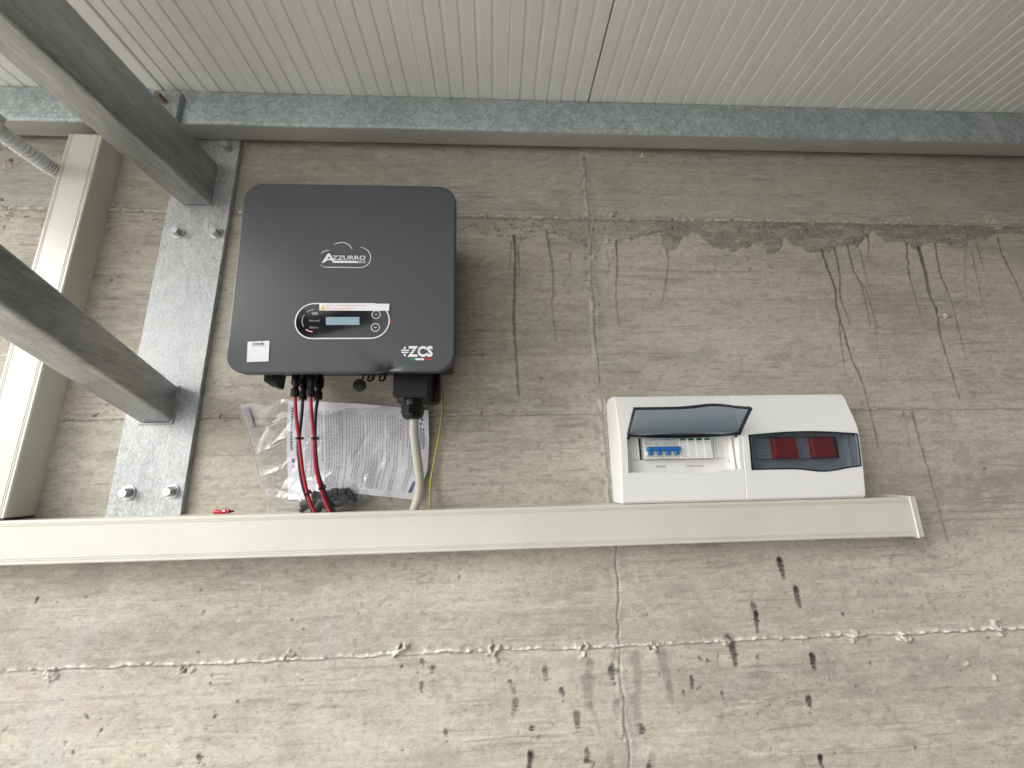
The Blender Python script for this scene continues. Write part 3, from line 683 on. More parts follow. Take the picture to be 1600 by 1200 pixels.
arm_box('brace', (-0.7165, -0.0125, 0.1105), (0.047, -0.939, 0.342), 1.48, 0.068, 0.073)
# packer between strut and beam, and the bolted cleat
MB().box(-0.805, -0.7437, BY - 0.0125, BY - 0.0006, 0.752, 0.9027, 0.0006).build('cleat', M_plate, bracket)
def bolt(P, M=M_bolt, r=0.0085, h=0.007, wr=0.0125, sh=0.006, turn=10, washer=True):
    P = Vector(P); w = None
    mb = MB()
    pr = []
    hexv = [(math.cos(R(60 * k + turn)), math.sin(R(60 * k + turn))) for k in range(6)]
    v = []; y = P.y
    for rr, yy in ((r, y - 0.0036), (r, y - 0.0036 - h), (r * 0.88, y - 0.0036 - h - 0.0012)):
        v += [(P.x + a * rr, yy, P.z + b_ * rr) for a, b_ in hexv]
    f = [(i + 6 * j, (i + 1) % 6 + 6 * j, (i + 1) % 6 + 6 * j + 6, i + 6 * j + 6) for j in range(2) for i in range(6)] + [tuple(range(12, 18)), tuple(reversed(range(6)))]
    mb.add(v, f); o_ = mb.build('bolt', M, bracket)
    if washer:
        mb = MB().lathe([(wr, 0), (wr, 0.0018), (wr * 0.8, 0.0020), (wr * 0.78, 0.0034)], P, (0, -1, 0), 24); mb.build('washer', M, o_, True)
    return o_
for x, z, tn in ((-0.7425, 0.562, 5), (-0.6555, 0.562, 20), (-0.7432, -0.0325, 12), (-0.6588, -0.0315, 28), (-0.663, 0.8045, 0), (-0.7460, 0.8045, 10)):
    bolt((x, -0.0125, z), turn=tn, r=0.0098, h=0.0095, wr=0.0145)
bolt((-0.777, BY - 0.0125, 0.8706), M_rust, 0.0085, 0.017, turn=15, washer=False)
# weld beads where the arms meet the plate
def weld(pts, r=0.0022):
    P = spline(pts, 10); rad = [r * (0.8 + 0.5 * rng.random()) for _ in P]; MB().tube(P, rad, 6).build('weld_bead', M_plate, bracket, True)
weld([(-0.747, -0.0135, 0.634), (-0.72, -0.0135, 0.6335), (-0.675, -0.0135, 0.6345)]); weld([(-0.674, -0.0135, 0.636), (-0.6745, -0.0135, 0.70), (-0.6755, -0.0135, 0.756)])
weld([(-0.6815, -0.0135, 0.108), (-0.681, -0.0135, 0.15), (-0.681, -0.0135, 0.19)], 0.0026); weld([(-0.75, -0.0135, 0.1075), (-0.70, -0.0135, 0.1075), (-0.683, -0.0135, 0.108)], 0.002)

# ------------------------------------------------------------------ cable trunking
def trunk_profile(w, dep, lip=0.0011):
    """(across, out) closed outline: base box with a clipped-on lid that has two fine grooves near each edge"""
    h = w / 2; g_ = []
    def face(u): g_.append(u)
    pts = [(-h + 0.0008, 0.0), (-h + 0.0008, dep - 0.011), (-h, dep - 0.011), (-h, dep - 0.0018), (-h + 0.0018, dep)]
    for u in (0.006, 0.0095):
        pts += [(-h + u, dep), (-h + u + 0.0004, dep - lip), (-h + u + 0.0012, dep - lip), (-h + u + 0.0016, dep)]
    m_ = [(-a, b_) for a, b_ in reversed(pts)]
    return pts + m_
t1 = thing('cable_trunking', 'long level cream cable trunking with white end cap, under the inverter and fuse boxes', 'cable trunking', (-0.2, 0, -0.155))
zc = -0.1155; W_ = 0.0785
pr = [(-o_, zc + a) for a, o_ in trunk_profile(W_, 0.0555)]
def swept(name, prof, x0, x1, n, parent, mat_):
    v = []; f = []; N = len(prof)
    for i in range(n + 1):
        x = x0 + (x1 - x0) * i / n
        dz = 0.0006 * math.sin(x * 3.1); v += [(x, p[0], p[1] + dz) for p in prof]
    for i in range(n):
        for k in range(N): f.append((i * N + k, i * N + (k + 1) % N, (i + 1) * N + (k + 1) % N, (i + 1) * N + k))
    f += [tuple(range(N)), tuple(range(n * N, n * N + N))]
    return obj(name, v, f, mat_, parent)
swept('lid', pr, -1.9, 0.8745, 60, t1, M_pvc)
mb = MB().box(0.8750, 0.8880, -0.0555, -0.001, -0.1560, -0.0750, 0.0016).box(0.8725, 0.8755, -0.0578, -0.001, -0.1572, -0.0738, 0.0006); mb.build('end_cap', M_pvc, t1)
t2 = thing('cable_trunking', 'upright cream cable trunking at the left, passing behind the lower steel arm', 'cable trunking', (-0.962, 0, -0.071))
v = []; f = []; pf = trunk_profile(0.0765, 0.0525)
for z in np.linspace(-0.0715, 0.7960, 14): v += [(-0.9625 + a, -o_, z) for a, o_ in pf]
N = len(pf)
for i in range(13):
    for k in range(N): f.append((i * N + k, (i + 1) * N + k, (i + 1) * N + (k + 1) % N, i * N + (k + 1) % N))
obj('body', v, f, M_pvc, t2)
MB().box(-0.998, -0.927, -0.0505, -0.0015, -0.0745, -0.0710).build('cut_end', M_heat, t2)

# ------------------------------------------------------------------ grey conduit into the upright trunking
cd = thing('flexible_conduit', 'grey corrugated conduit with smooth sleeve entering the upright trunking below the beam', 'conduit', (-1.03, -0.04, 0.69))
pts = spline([(-1.018, -0.205, 0.7045), (-1.020, -0.15, 0.7045), (-1.021, -0.10, 0.7035), (-1.020, -0.062, 0.702), (-1.012, -0.036, 0.700), (-0.998, -0.028, 0.698)], 26)
rad = [0.0152 + 0.0020 * math.sin(i * 2 * math.pi / 5.2) for i in range(len(pts))]
MB().tube(pts, rad, 28).build('corrugated_hose', M_conduit, cd, True, angle=60)
MB().tube([(-1.016, -1.5, 0.7045), (-1.0175, -0.6, 0.7045), (-1.018, -0.19, 0.7045), (-1.018, -0.183, 0.7045)], [0.0178, 0.0178, 0.0178, 0.0165], 32).build('sleeve', M_conduit, cd, True, angle=60)
mb = MB().lathe([(0.0170, 0), (0.0195, 0.0005), (0.0195, 0.0105), (0.0170, 0.011)], (-1.018, -0.168, 0.7045), (0, 1, 0), 28)
mb.box(-1.030, -1.006, -0.172, -0.150, 0.722, 0.733, 0.001)
mb.build('clip', M_conduit, cd, True)

# ------------------------------------------------------------------ inverter
inv = thing('solar_inverter', 'dark grey wall-mounted solar inverter with rounded corners, white logo and small display', 'inverter', (-0.28, 0, 0.178))
def IY(z): return -0.16 - 0.0526 * (z - 0.18)
NRM = Vector((0, -1, -0.0526)).normalized()                       # out of the cover
def ip(x, z, off=0.0): return Vector((x, IY(z), z)) + NRM * off
CX0, CX1, CZ0, CZ1, CR = -0.4870, -0.0715, 0.1785, 0.5625, 0.036
def rrect(x0, x1, z0, z1, r, n=10, m=24):
    """rounded rectangle outline with points along the straight sides too"""
    P = []
    for cx, cz, a0 in ((x1 - r, z1 - r, 0), (x0 + r, z1 - r, 90), (x0 + r, z0 + r, 180), (x1 - r, z0 + r, 270)):
        for k in range(n + 1):
            t = R(a0 + 90 * k / n); P.append((cx + r * math.cos(t), cz + r * math.sin(t)))
    out = []
    for i, p in enumerate(P):
        out.append(p); q = P[(i + 1) % len(P)]
        if math.hypot(p[0] - q[0], p[1] - q[1]) > r * 0.5:
            for k in range(1, m): out.append((p[0] + (q[0] - p[0]) * k / m, p[1] + (q[1] - p[1]) * k / m))
    return out
O_ = rrect(CX0, CX1, CZ0, CZ1, CR, 10, 110); N = len(O_); cxm, czm = (CX0 + CX1) / 2, (CZ0 + CZ1) / 2
v = []; f = []
dent = [(-0.1945,0.1815)][0]
def dent_d(x, z):
    dx, dz = x - dent[0], z - dent[1]
    a = math.exp(-(dx * dx / 0.016 ** 2 + dz * dz / 0.012 ** 2)) * 0.0085
    # crease that runs up to the left of the dent
    u = (-dx * 0.75 + dz * 0.66); w_ = (dx * 0.66 + dz * 0.75)
    if u > 0: a += 0.0050 * math.exp(-(w_ / 0.017) ** 2) * math.exp(-u / 0.034)
    u2 = dx
    if u2 > 0: a += 0.0035 * math.exp(-((dz - 0.006) / 0.010) ** 2) * math.exp(-u2 / 0.025)
    return a
rings = [0.0] + list(np.linspace(0.05, 0.90, 40)) + list(np.linspace(0.906, 0.984, 26))
for s_ in rings[1:]:
    for p in O_:
        x, z = cxm + (p[0] - cxm) * s_, czm + (p[1] - czm) * s_
        v.append(ip(x, z, -dent_d(x, z)))
ER = 0.0032
for a in (20, 45, 70, 90):                                          # rolled edge
    t = R(a)
    for i, p in enumerate(O_):
        dx, dz = p[0] - cxm, p[1] - czm
        ix = p[0] - math.copysign(ER * (1 - math.sin(t)), dx) * min(1, abs(dx) / (CX1 - cxm)); iz = p[1] - math.copysign(ER * (1 - math.sin(t)), dz) * min(1, abs(dz) / (CZ1 - czm))
        dn = dent_d(ix, iz)
        v.append(ip(ix, iz + dn * 0.5, -ER * (1 - math.cos(t)) - dn))
for dpt in (0.008, 0.014, 0.0165):                                   # side flange
    for p in O_:
        dn = dent_d(*p) * max(0, 1 - dpt / 0.04)
        v.append(ip(p[0], p[1] + dn * 0.5, -dpt))
v.append(ip(cxm, czm)); c_i = len(v) - 1
nr = len(v) // N
for j in range(nr - 1):
    for i in range(N): f.append((j * N + i, j * N + (i + 1) % N, (j + 1) * N + (i + 1) % N, (j + 1) * N + i))
for i in range(N): f.append((c_i, (i + 1) % N, i))
cover = obj('front_cover', v, f, M_paint, inv, True, angle=60)
# heat sink body behind the cover, with fins
mb = MB().box(-0.470, -0.0850, -0.150, -0.045, 0.200, 0.540, 0.004)
for k in range(28):
    x = -0.452 + k * 0.0130; mb.box(x, x + 0.003, -0.0455, -0.012, 0.215, 0.525)
mb.build('heat_sink', M_heat, inv)
MB().box(-0.40, -0.16, -0.0125, -0.003, 0.40, 0.47, 0.001).build('wall_mount', M_strut, inv)

def onface(name, string, a, b_, c_, mat_, parent, bold=0.0, spacing=1.0, off=0.0008):
    """lettering on the cover: a = bottom left, b_ = bottom right, c_ = top left, as (x, z)"""
    P0, PU, PV = ip(*a, off), ip(*b_, off), ip(*c_, off)
    v_, f_ = text_mesh(string, P0, PU - P0, PV - P0, bold, spacing)
    return obj(name, v_, f_, mat_, parent)
def poly_face(name, pts, mat_, parent, off=0.0008, thick=0.0):
    v_ = [ip(x, z, off) for x, z in pts]; n_ = len(v_); f_ = [tuple(range(n_))]
    if thick: v_ += [ip(x, z, off - thick) for x, z in pts]; f_ += [(i, i + n_, (i + 1) % n_ + n_, (i + 1) % n_) for i in range(n_)]
    return obj(name, v_, f_, mat_, parent)
def stroke(mb, pts, w, off=0.0008, taper=False, n=7):
    P = [(p[0], p[2]) for p in spline([(a, 0, b_) for a, b_ in pts], n)] if n else pts
    L = len(P); vv = []
    for i, p in enumerate(P):
        q0, q1 = P[max(i - 1, 0)], P[min(i + 1, L - 1)]; d_ = math.hypot(q1[0] - q0[0], q1[1] - q0[1]) or 1
        nx, nz = -(q1[1] - q0[1]) / d_, (q1[0] - q0[0]) / d_
        ww = w / 2 * (min(1, 0.25 + 4 * min(i, L - 1 - i) / L) if taper else 1)
        vv += [ip(p[0] + nx * ww, p[1] + nz * ww, off), ip(p[0] - nx * ww, p[1] - nz * ww, off)]
    mb.add(vv, [(2 * i, 2 * i + 1, 2 * i + 3, 2 * i + 2) for i in range(L - 1)])
# cloud logo (16x zoom of the photograph, converted to the cover plane)
def lg(*q): return [(x_, z_) for x_, z_ in q]
logo = MB()
stroke(logo, [(-0.3304,0.4121),(-0.3254,0.4165),(-0.3195,0.419),(-0.3133,0.4195)], 0.0013, taper=True)
stroke(logo, [(-0.3072,0.4303),(-0.3014,0.4341),(-0.2931,0.4359),(-0.2846,0.4351),(-0.2775,0.4305),(-0.2734,0.4255),(-0.2716,0.4219)], 0.0015, taper=True)
stroke(logo, [(-0.2563,0.4257),(-0.2497,0.425),(-0.2418,0.4199),(-0.2365,0.412),(-0.2352,0.4037),(-0.2369,0.3953),(-0.242,0.3887),(-0.2502,0.3849),(-0.2592,0.384),(-0.2895,0.3846),(-0.3174,0.3846),(-0.3242,0.3862),(-0.3301,0.3907)], 0.0014, taper=True)
# big A
A_ = [(-0.3273,0.3936),(-0.3171,0.4121),(-0.3157,0.4131),(-0.313,0.4127),(-0.3038,0.3982),(-0.2576,0.3979),(-0.2585,0.3937),(-0.3058,0.3936),(-0.3092,0.3989),(-0.3197,0.399),(-0.323,0.3936)]
B_ = [(-0.3173,0.402),(-0.3112,0.4021),(-0.3143,0.4071)]
# fill the A as separate bands so that its eye stays open
def bands(mb, quads):
    for q in quads: mb.add([ip(x, z, 0.0008) for x, z in q], [tuple(range(len(q)))])
bands(logo, [[A_[0], A_[10], B_[0], B_[2], A_[1]], [A_[1], B_[2], A_[3], A_[2]], [B_[2], B_[1], A_[8], A_[7], A_[4], A_[3]], [A_[10], A_[9], A_[8], B_[1], B_[0]], [A_[7], A_[6], A_[5], A_[4]]])
logo.build('cloud_logo', M_print_w, cover)
onface('lettering', 'ZZURRO', [(-0.3077,0.3999)][0], [(-0.2444,0.4003)][0], [(-0.3082,0.4086)][0], M_print_w, cover, 0.012)
onface('lettering', 'ZCS', [(-0.257,0.3934)][0], [(-0.2445,0.3935)][0], [(-0.2573,0.3987)][0], M_print_w, cover, 0.01)
# ZCS emblem with arrow and tricolour bar (22.86x zoom)
em = MB()
bands(em, [[(-0.1714,0.2194),(-0.1704,0.2208),(-0.1559,0.2207),(-0.1566,0.2186),(-0.1715,0.2186)],
           [(-0.1714,0.2169),(-0.1573,0.2168),(-0.1583,0.2143),(-0.1692,0.2144)],
           [(-0.168,0.2223),(-0.1638,0.2275),(-0.163,0.2267),(-0.163,0.2222)],
           [(-0.1676,0.2126),(-0.1628,0.2125),(-0.1626,0.2078),(-0.1635,0.2077)]])
em.build('emblem', M_print_w, cover)
onface('lettering', 'ZCS', [(-0.1591,0.2068)][0], [(-0.1124,0.2065)][0], [(-0.1592,0.228)][0], M_print_w, cover, 0.045, 1.04)
sl_ = MB()
q0 = [(-0.1595,0.2212),(-0.1594,0.2175),(-0.1593,0.2136),(-0.1364,0.2173)]
for (x_, z_) in q0[:3]:
    sl_.add([ip(x_ - 0.001, z_ - 0.0003, 0.0011), ip(q0[3][0], z_ - 0.0003, 0.0011), ip(q0[3][0], z_ + 0.0003, 0.0011), ip(x_ - 0.001, z_ + 0.0003, 0.0011)], [(0, 1, 2, 3)])
sl_.build('emblem_slits', M_paint, cover)
for nm_, q, M_ in (('tricolour_bar', [(-0.1553,0.2043),(-0.1448,0.2042),(-0.1448,0.2006),(-0.1553,0.2007)], M_print_g), ('tricolour_bar', [(-0.1445,0.2042),(-0.1289,0.2041),(-0.1288,0.2005),(-0.1444,0.2006)], M_print_w), ('tricolour_bar', [(-0.1278,0.2041),(-0.114,0.204),(-0.1139,0.2004),(-0.1277,0.2005)], M_print_r)):
    poly_face(nm_, q, M_, cover)
# sticker at the lower left: heading and two lines of small print
st = poly_face('sticker', [(-0.4502,0.2377),(-0.4114,0.239),(-0.4098,0.2004),(-0.4482,0.1991)], M_sticker, cover, 0.0010, 0.0003)
onface('lettering', 'SCAN ME', [(-0.4399,0.2313)][0], [(-0.4207,0.2318)][0], [(-0.4402,0.2354)][0], M_print_k, st, 0.02, off=0.0014)
sm_ = MB()
for zz in (539.6, 541.6):
    a = [(-0.4424,0.2308),(-0.4177,0.2314),(-0.4422,0.2284),(-0.4178,0.229)]
for j in (0, 1):
    (x0, z0), (x1, z1) = a[2 * j], a[2 * j + 1]; x = x0
    while x < x1 - 0.002:
        w_ = min(0.001 + 0.003 * rng.random(), x1 - x); zz = z0 + (z1 - z0) * (x - x0) / (x1 - x0)
        sm_.add([ip(x, zz - 0.0003, 0.0014), ip(x + w_, zz - 0.0003, 0.0014), ip(x + w_, zz + 0.0003, 0.0014), ip(x, zz + 0.0003, 0.0014)], [(0, 1, 2, 3)]); x += w_ + 0.0006
sm_.build('small_print', M_print_gr, st)
# display
DX0, DX1, DZ0, DZ1 = -0.3658, -0.1938, 0.2415, 0.3110
DX = [(-0.3685,0.278),(-0.1941,0.2777),(-0.284,0.312),(-0.2802,0.2419)]
DX0, DX1, DZ1, DZ0 = DX[0][0], DX[1][0], DX[2][1], DX[3][1]
ring_o = rrect(DX0, DX1, DZ0, DZ1, (DZ1 - DZ0) / 2 * 0.98, 14, 10); bw = 0.0021
ring_i = rrect(DX0 + bw, DX1 - bw, DZ0 + bw, DZ1 - bw, (DZ1 - DZ0) / 2 * 0.98 - bw, 14, 10)
n_ = len(ring_o)
disp = obj('display_panel', [ip(x, z, 0.0013) for x, z in ring_i], [tuple(range(n_))], M_gloss, inv)
obj('bezel_ring', [ip(x, z, 0.0016) for x, z in ring_o] + [ip(x, z, 0.0016) for x, z in ring_i] + [ip(x, z, -0.001) for x, z in ring_o], [(i, (i + 1) % n_, (i + 1) % n_ + n_, i + n_) for i in range(n_)] + [(i, i + 2 * n_, (i + 1) % n_ + 2 * n_, (i + 1) % n_) for i in range(n_)], M_print_w, disp)
poly_face('screen', [(-0.3122,0.2844),(-0.2505,0.2843),(-0.2496,0.2688),(-0.311,0.2689)], M_lcd, disp, 0.0018)
for nm, a, b_, c_ in (('GFI', [(-0.3375,0.2887)][0], [(-0.3275,0.2887)][0], [(-0.3378,0.2934)][0]), ('Normal', [(-0.3424,0.2755)][0], [(-0.3231,0.2754)][0], [(-0.3427,0.2797)][0]), ('Alarm', [(-0.3409,0.2621)][0], [(-0.3246,0.262)][0], [(-0.3412,0.2665)][0])):
    onface('lettering', nm, a, b_, c_, M_print_w if nm == 'GFI' else M_print_gr, disp, 0.0, off=0.0018)
for pts_, M_, w_ in (([(-0.3478,0.2936),(-0.3422,0.2974),(-0.3346,0.2991)], M_print_gr, 0.0014), ([(-0.3514,0.2893),(-0.3548,0.2817),(-0.3548,0.2736),(-0.3514,0.2658)], M_print_gr, 0.0016), ([(-0.3472,0.2606),(-0.3424,0.2577),(-0.3347,0.2556)], M_pink, 0.0022)):
    mb = MB(); stroke(mb, pts_, w_, 0.0018); mb.build('indicator_light', M_, disp)
for (cx_, cz_), sg in (([(-0.2196,0.289)][0], 1), ([(-0.22,0.2639)][0], -1)):
    mb = MB(); rr_ = 0.0077; pts_ = [(cx_ + rr_ * math.cos(R(15 * k)), cz_ + rr_ * math.sin(R(15 * k))) for k in range(25)]
    stroke(mb, pts_, 0.0011, 0.0020, n=0); bt = mb.build('button', M_print_w, disp)
    mb = MB(); stroke(mb, [(cx_ - 0.0024, cz_ - 0.0009 * sg), (cx_, cz_ + 0.0012 * sg), (cx_ + 0.0024, cz_ - 0.0009 * sg)], 0.0009, 0.0020, n=0); mb.build('arrow_mark', M_print_w, bt)
# peeling warning film over the top edge of the display
wf = poly_face('warning_film', [(-0.3254,0.3103),(-0.1955,0.3104),(-0.1955,0.2964),(-0.3245,0.297)], M_sticker, disp, 0.0024, 0.0004)
poly_face('warning_triangle', [(-0.3229,0.2985),(-0.3133,0.2985),(-0.3187,0.3084)], M_yellow, wf, 0.0027)
onface('lettering', 'Please remove the protective', [(-0.3114,0.3049)][0], [(-0.239,0.3045)][0], [(-0.3117,0.3088)][0], M_pink, wf, 0.005, off=0.0027)
onface('lettering', 'film after installation', [(-0.3111,0.2993)][0], [(-0.2613,0.299)][0], [(-0.3113,0.3031)][0], M_pink, wf, 0.005, off=0.0027)
poly_face('red_mark', [(-0.1934,0.2774),(-0.1884,0.2774),(-0.1879,0.2709),(-0.1929,0.2709)], M_print_r, cover, 0.0009)

# fittings under the inverter
mb = MB().prism([(-0.4470, 0.214), (-0.4155, 0.214), (-0.4190, 0.1640), (-0.4275, 0.1640), (-0.4440, 0.1755)], 'y', -0.112, -0.085); mb.build('isolator_knob', M_black, inv)
mb = MB().lathe([(0.010, 0), (0.0125, 0.001), (0.0125, 0.007), (0.0118, 0.008)], (-0.2680, -0.088, 0.1690), (0, -1, 0), 28)
mb.lathe([(0.0085, 0), (0.0085, 0.0012)], (-0.2680, -0.0962, 0.1690), (0, -1, 0), 24)
mb.tube(spline([(-0.2650, -0.092, 0.176), (-0.2615, -0.094, 0.186), (-0.2610, -0.094, 0.205)], 5), 0.0018, 8); mb.build('port_cap', M_black, inv, True)
for x_ in (-0.2465, -0.2230):
    mb = MB().tube(spline([(x_ - 0.005, -0.09, 0.190), (x_ - 0.006, -0.092, 0.180), (x_ - 0.001, -0.093, 0.178), (x_ + 0.003, -0.092, 0.181)], 4), 0.0022, 8)
    mb.tube(spline([(x_ + 0.006, -0.09, 0.192), (x_ + 0.004, -0.092, 0.184), (x_ + 0.005, -0.092, 0.180)], 4), 0.0026, 8).box(x_ - 0.007, x_ + 0.007, -0.096, -0.086, 0.189, 0.210, 0.001); mb.build('socket_clip', M_black, inv, True)
# terminal cover with its gland
q = [(-0.1923,0.1789),(-0.1225,0.1783),(-0.1903,0.1362),(-0.1214,0.1353)]
def rbox(mb, x0, x1, z0, z1, y0, y1, r, n=5, b_=0.0025):
    P = rrect(x0, x1, z0, z1, r, n, 1); N_ = len(P); cx_, cz_ = (x0 + x1) / 2, (z0 + z1) / 2; v_ = []
    for (s_, y_) in ((0, y1), (0, y0 + b_), (b_, y0)):
        for p in P:
            v_.append((p[0] - math.copysign(s_, p[0] - cx_), y_, p[1] - math.copysign(s_, p[1] - cz_)))
    f_ = [(j * N_ + i, j * N_ + (i + 1) % N_, (j + 1) * N_ + (i + 1) % N_, (j + 1) * N_ + i) for j in range(2) for i in range(N_)] + [tuple(range(2 * N_, 3 * N_))]
    mb.add(v_, f_); return mb
tcv = rbox(MB(), -0.1955, -0.1260, 0.1385, 0.215, -0.118, -0.060, 0.008).build('terminal_cover', M_blackm, inv, True)
rbox(MB(), -0.2030, -0.1130, 0.1360, 0.215, -0.0600, -0.038, 0.013).build('cover_flange', M_black, tcv, True)
gx, gy = -0.1615, -0.088
mb = MB().lathe([(0.0185, 0.0), (0.0185, -0.012), (0.0165, -0.0125)], (gx, gy, 0.1388), (0, 0, 1), 28)
v_ = []
for rr_, zz in ((0.0200, 0.1275), (0.0228, 0.1262), (0.0228, 0.1105), (0.0200, 0.1090)):
    v_ += [(gx + rr_ * math.cos(R(60 * k + 22)), gy + rr_ * math.sin(R(60 * k + 22)), zz) for k in range(6)]
mb.add(v_, [(i + 6 * j, (i + 1) % 6 + 6 * j, (i + 1) % 6 + 6 * j + 6, i + 6 * j + 6) for j in range(3) for i in range(6)] + [tuple(range(6)), tuple(range(18, 24))])
mb.lathe([(0.0205, 0.0), (0.0205, -0.003), (0.0185, -0.007), (0.0140, -0.0098), (0.0095, -0.0102)], (gx, gy, 0.1094), (0, 0, 1), 28)
mb.build('cable_gland', M_black, inv, True, angle=30)

# ------------------------------------------------------------------ cables
def solar_cable(pts, label, M_, top, group='solar cables with black plugs'):
    """top = (x, y, z of the plug's lower end)"""
    t = thing('solar_cable', label, 'cable', pts[-1], group)
    MB().tube(spline([(top[0], top[1], top[2] + 0.01)] + pts, 8), 0.0031, 14).build('wire', M_, t, True)
    x, y, z = top
    mb = MB().lathe([(0.0046, -0.0005), (0.0066, 0.0), (0.0070, 0.004), (0.0068, 0.015), (0.0060, 0.017), (0.0050, 0.0175), (0.0050, 0.021), (0.0062, 0.0215), (0.0066, 0.034), (0.0055, 0.036), (0.0055, 0.062)], (x, y, z), (0, 0, 1), 18)
    for k in range(10):
        a = R(36 * k); mb.tube([(x + 0.0069 * math.cos(a), y + 0.0069 * math.sin(a), z + 0.0015), (x + 0.0068 * math.cos(a), y + 0.0068 * math.sin(a), z + 0.0145)], 0.00085, 5)
    for s_ in (-1, 1): mb.box(x + s_ * 0.0066 - 0.0014, x + s_ * 0.0066 + 0.0014, y - 0.003, y + 0.003, z + 0.024, z + 0.044, 0.0006)
    mb.build('plug', M_black, t, True, angle=30)
    return t
solar_cable([(-0.3797,-0.108,0.1154),(-0.3751,-0.104,0.085),(-0.3724,-0.1,0.0646),(-0.3702,-0.096,0.0442),(-0.3669,-0.085,0.0047),(-0.3636,-0.073,-0.0256),(-0.3598,-0.06,-0.054),(-0.3526,-0.05,-0.0754),(-0.3482,-0.044,-0.0858)], 'left red solar cable in front of its black partner, dropping into the trunking', M_red, ([(-0.3837,0.1451)][0][0], -0.110, [(-0.3836,0.1438)][0][1]))
solar_cable([(-0.3503,-0.108,0.115),(-0.3463,-0.104,0.0846),(-0.3439,-0.1,0.0641),(-0.3433,-0.094,0.0341),(-0.3412,-0.086,0.0042),(-0.337,-0.073,-0.0262),(-0.332,-0.06,-0.051),(-0.323,-0.05,-0.0762),(-0.3184,-0.044,-0.0866)], 'right red solar cable, in front of its black partner and the dark parts', M_red, ([(-0.3539,0.1447)][0][0], -0.110, [(-0.3538,0.1435)][0][1]))
solar_cable([(-0.378,-0.088,0.1222),(-0.377,-0.09,0.0965),(-0.376,-0.0925,0.0677),(-0.3774,-0.088,0.0472),(-0.3758,-0.079,0.0109),(-0.3733,-0.068,-0.0195),(-0.3682,-0.058,-0.0455),(-0.3595,-0.046,-0.0733),(-0.3549,-0.04,-0.0861)], 'left black solar cable, tied behind the left red cable', M_blackc, ([(-0.3797,0.1431)][0][0], -0.086, [(-0.3797,0.1425)][0][1]))
solar_cable([(-0.3508,-0.088,0.1218),(-0.3494,-0.09,0.0961),(-0.3463,-0.0925,0.0672),(-0.344,-0.087,0.0344),(-0.3408,-0.078,0.0005),(-0.3347,-0.067,-0.0265),(-0.3283,-0.056,-0.049),(-0.319,-0.045,-0.0744),(-0.3138,-0.04,-0.0872)], 'right black solar cable, tied behind the right red cable', M_blackc, ([(-0.3498,0.1427)][0][0], -0.086, [(-0.3497,0.1421)][0][1]))
def tie(p, d, label, tail):
    d = Vector(d).normalized(); p = Vector(p); u = Vector((1, 0, 0)); u = (u - d * u.dot(d)).normalized(); w = d.cross(u)
    mb = MB(); n = 20; v_ = []; f_ = []
    for k in range(n):
        a = 2 * math.pi * k / n; c_, s_ = math.cos(a), math.sin(a)
        for rr, h in ((0, -0.0018), (0.0012, -0.0018), (0.0012, 0.0018), (0, 0.0018)):
            v_.append(p + u * c_ * (0.0045 + rr) + w * s_ * (0.0078 + rr) + d * h)
    for k in range(n):
        for j in range(4): f_.append((k * 4 + j, ((k + 1) % n) * 4 + j, ((k + 1) % n) * 4 + (j + 1) % 4, k * 4 + (j + 1) % 4))
    mb.add(v_, f_)
    hd = p + u * tail * 0.006 + w * 0.002
    mb.box(hd.x - 0.0028, hd.x + 0.0028, hd.y - 0.0025, hd.y + 0.0025, hd.z - 0.0026, hd.z + 0.0026, 0.0005)
    mb.tube([hd, hd + Vector((tail * 0.004, -0.003, 0.0012))], 0.0011, 5)
    o_ = mb.build('cable_tie', M_black); tag(o_, label, 'cable tie', 'black cable ties on the solar cables')
for p, d_, lb, tl in (([(-0.3737,-0.097,0.0649)][0], (0.03, 0.1, -1), 'black cable tie round the left cable pair, upper one under the plugs', 1), ([(-0.3449,-0.097,0.0644)][0], (0.0, 0.1, -1), 'black cable tie round the right cable pair, upper one beside the printed sheet', 1),
                  ([(-0.3637,-0.064,-0.038)][0], (0.3, 0.5, -1), 'black cable tie low on the left cable pair, just above the trunking', 1), ([(-0.3352,-0.07,-0.0275)][0], (0.3, 0.5, -1), 'black cable tie low on the right cable pair, over the dark parts', 1)):
    tie(p, d_, lb, tl)

t = thing('mains_cable', 'thick grey round cable hanging from the gland and bending into the trunking', 'cable', [(-0.165,-0.03,-0.0823)][0])
MB().tube(spline([(gx, gy, 0.13)] + [(-0.1586,-0.088,0.0935),(-0.1578,-0.086,0.0721),(-0.1529,-0.078,0.0311),(-0.1481,-0.068,-0.0098),(-0.1488,-0.058,-0.0409),(-0.1575,-0.045,-0.065),(-0.1682,-0.032,-0.0894)], 10), 0.0087, 22).build('sheath', M_grey, t, True)
mb = MB().tube(spline([(-0.1168,-0.02,0.2188),(-0.1148,-0.014,0.1878),(-0.1137,-0.011,0.1304),(-0.1165,-0.009,0.0953),(-0.1244,-0.009,0.044),(-0.1326,-0.01,-0.0071),(-0.1351,-0.012,-0.0399),(-0.1333,-0.016,-0.0846),(-0.1317,-0.018,-0.097)], 12), 0.0021, 10)
t = mb.build('earth_wire', M_earth, None, True); tag(t, 'thin yellow and green earth wire hanging down the bare wall beside the bag', 'wire')
MB().tube(spline([tuple(Vector(p) + Vector((0.0008, -0.0013, 0))) for p in [(-0.1148,-0.014,0.1878),(-0.1137,-0.011,0.1304),(-0.1165,-0.009,0.0953),(-0.1244,-0.009,0.044),(-0.1326,-0.01,-0.0071),(-0.1351,-0.012,-0.0399),(-0.1333,-0.016,-0.0846)]], 12), 0.0009, 6).build('green_stripe', M_greenw, t)
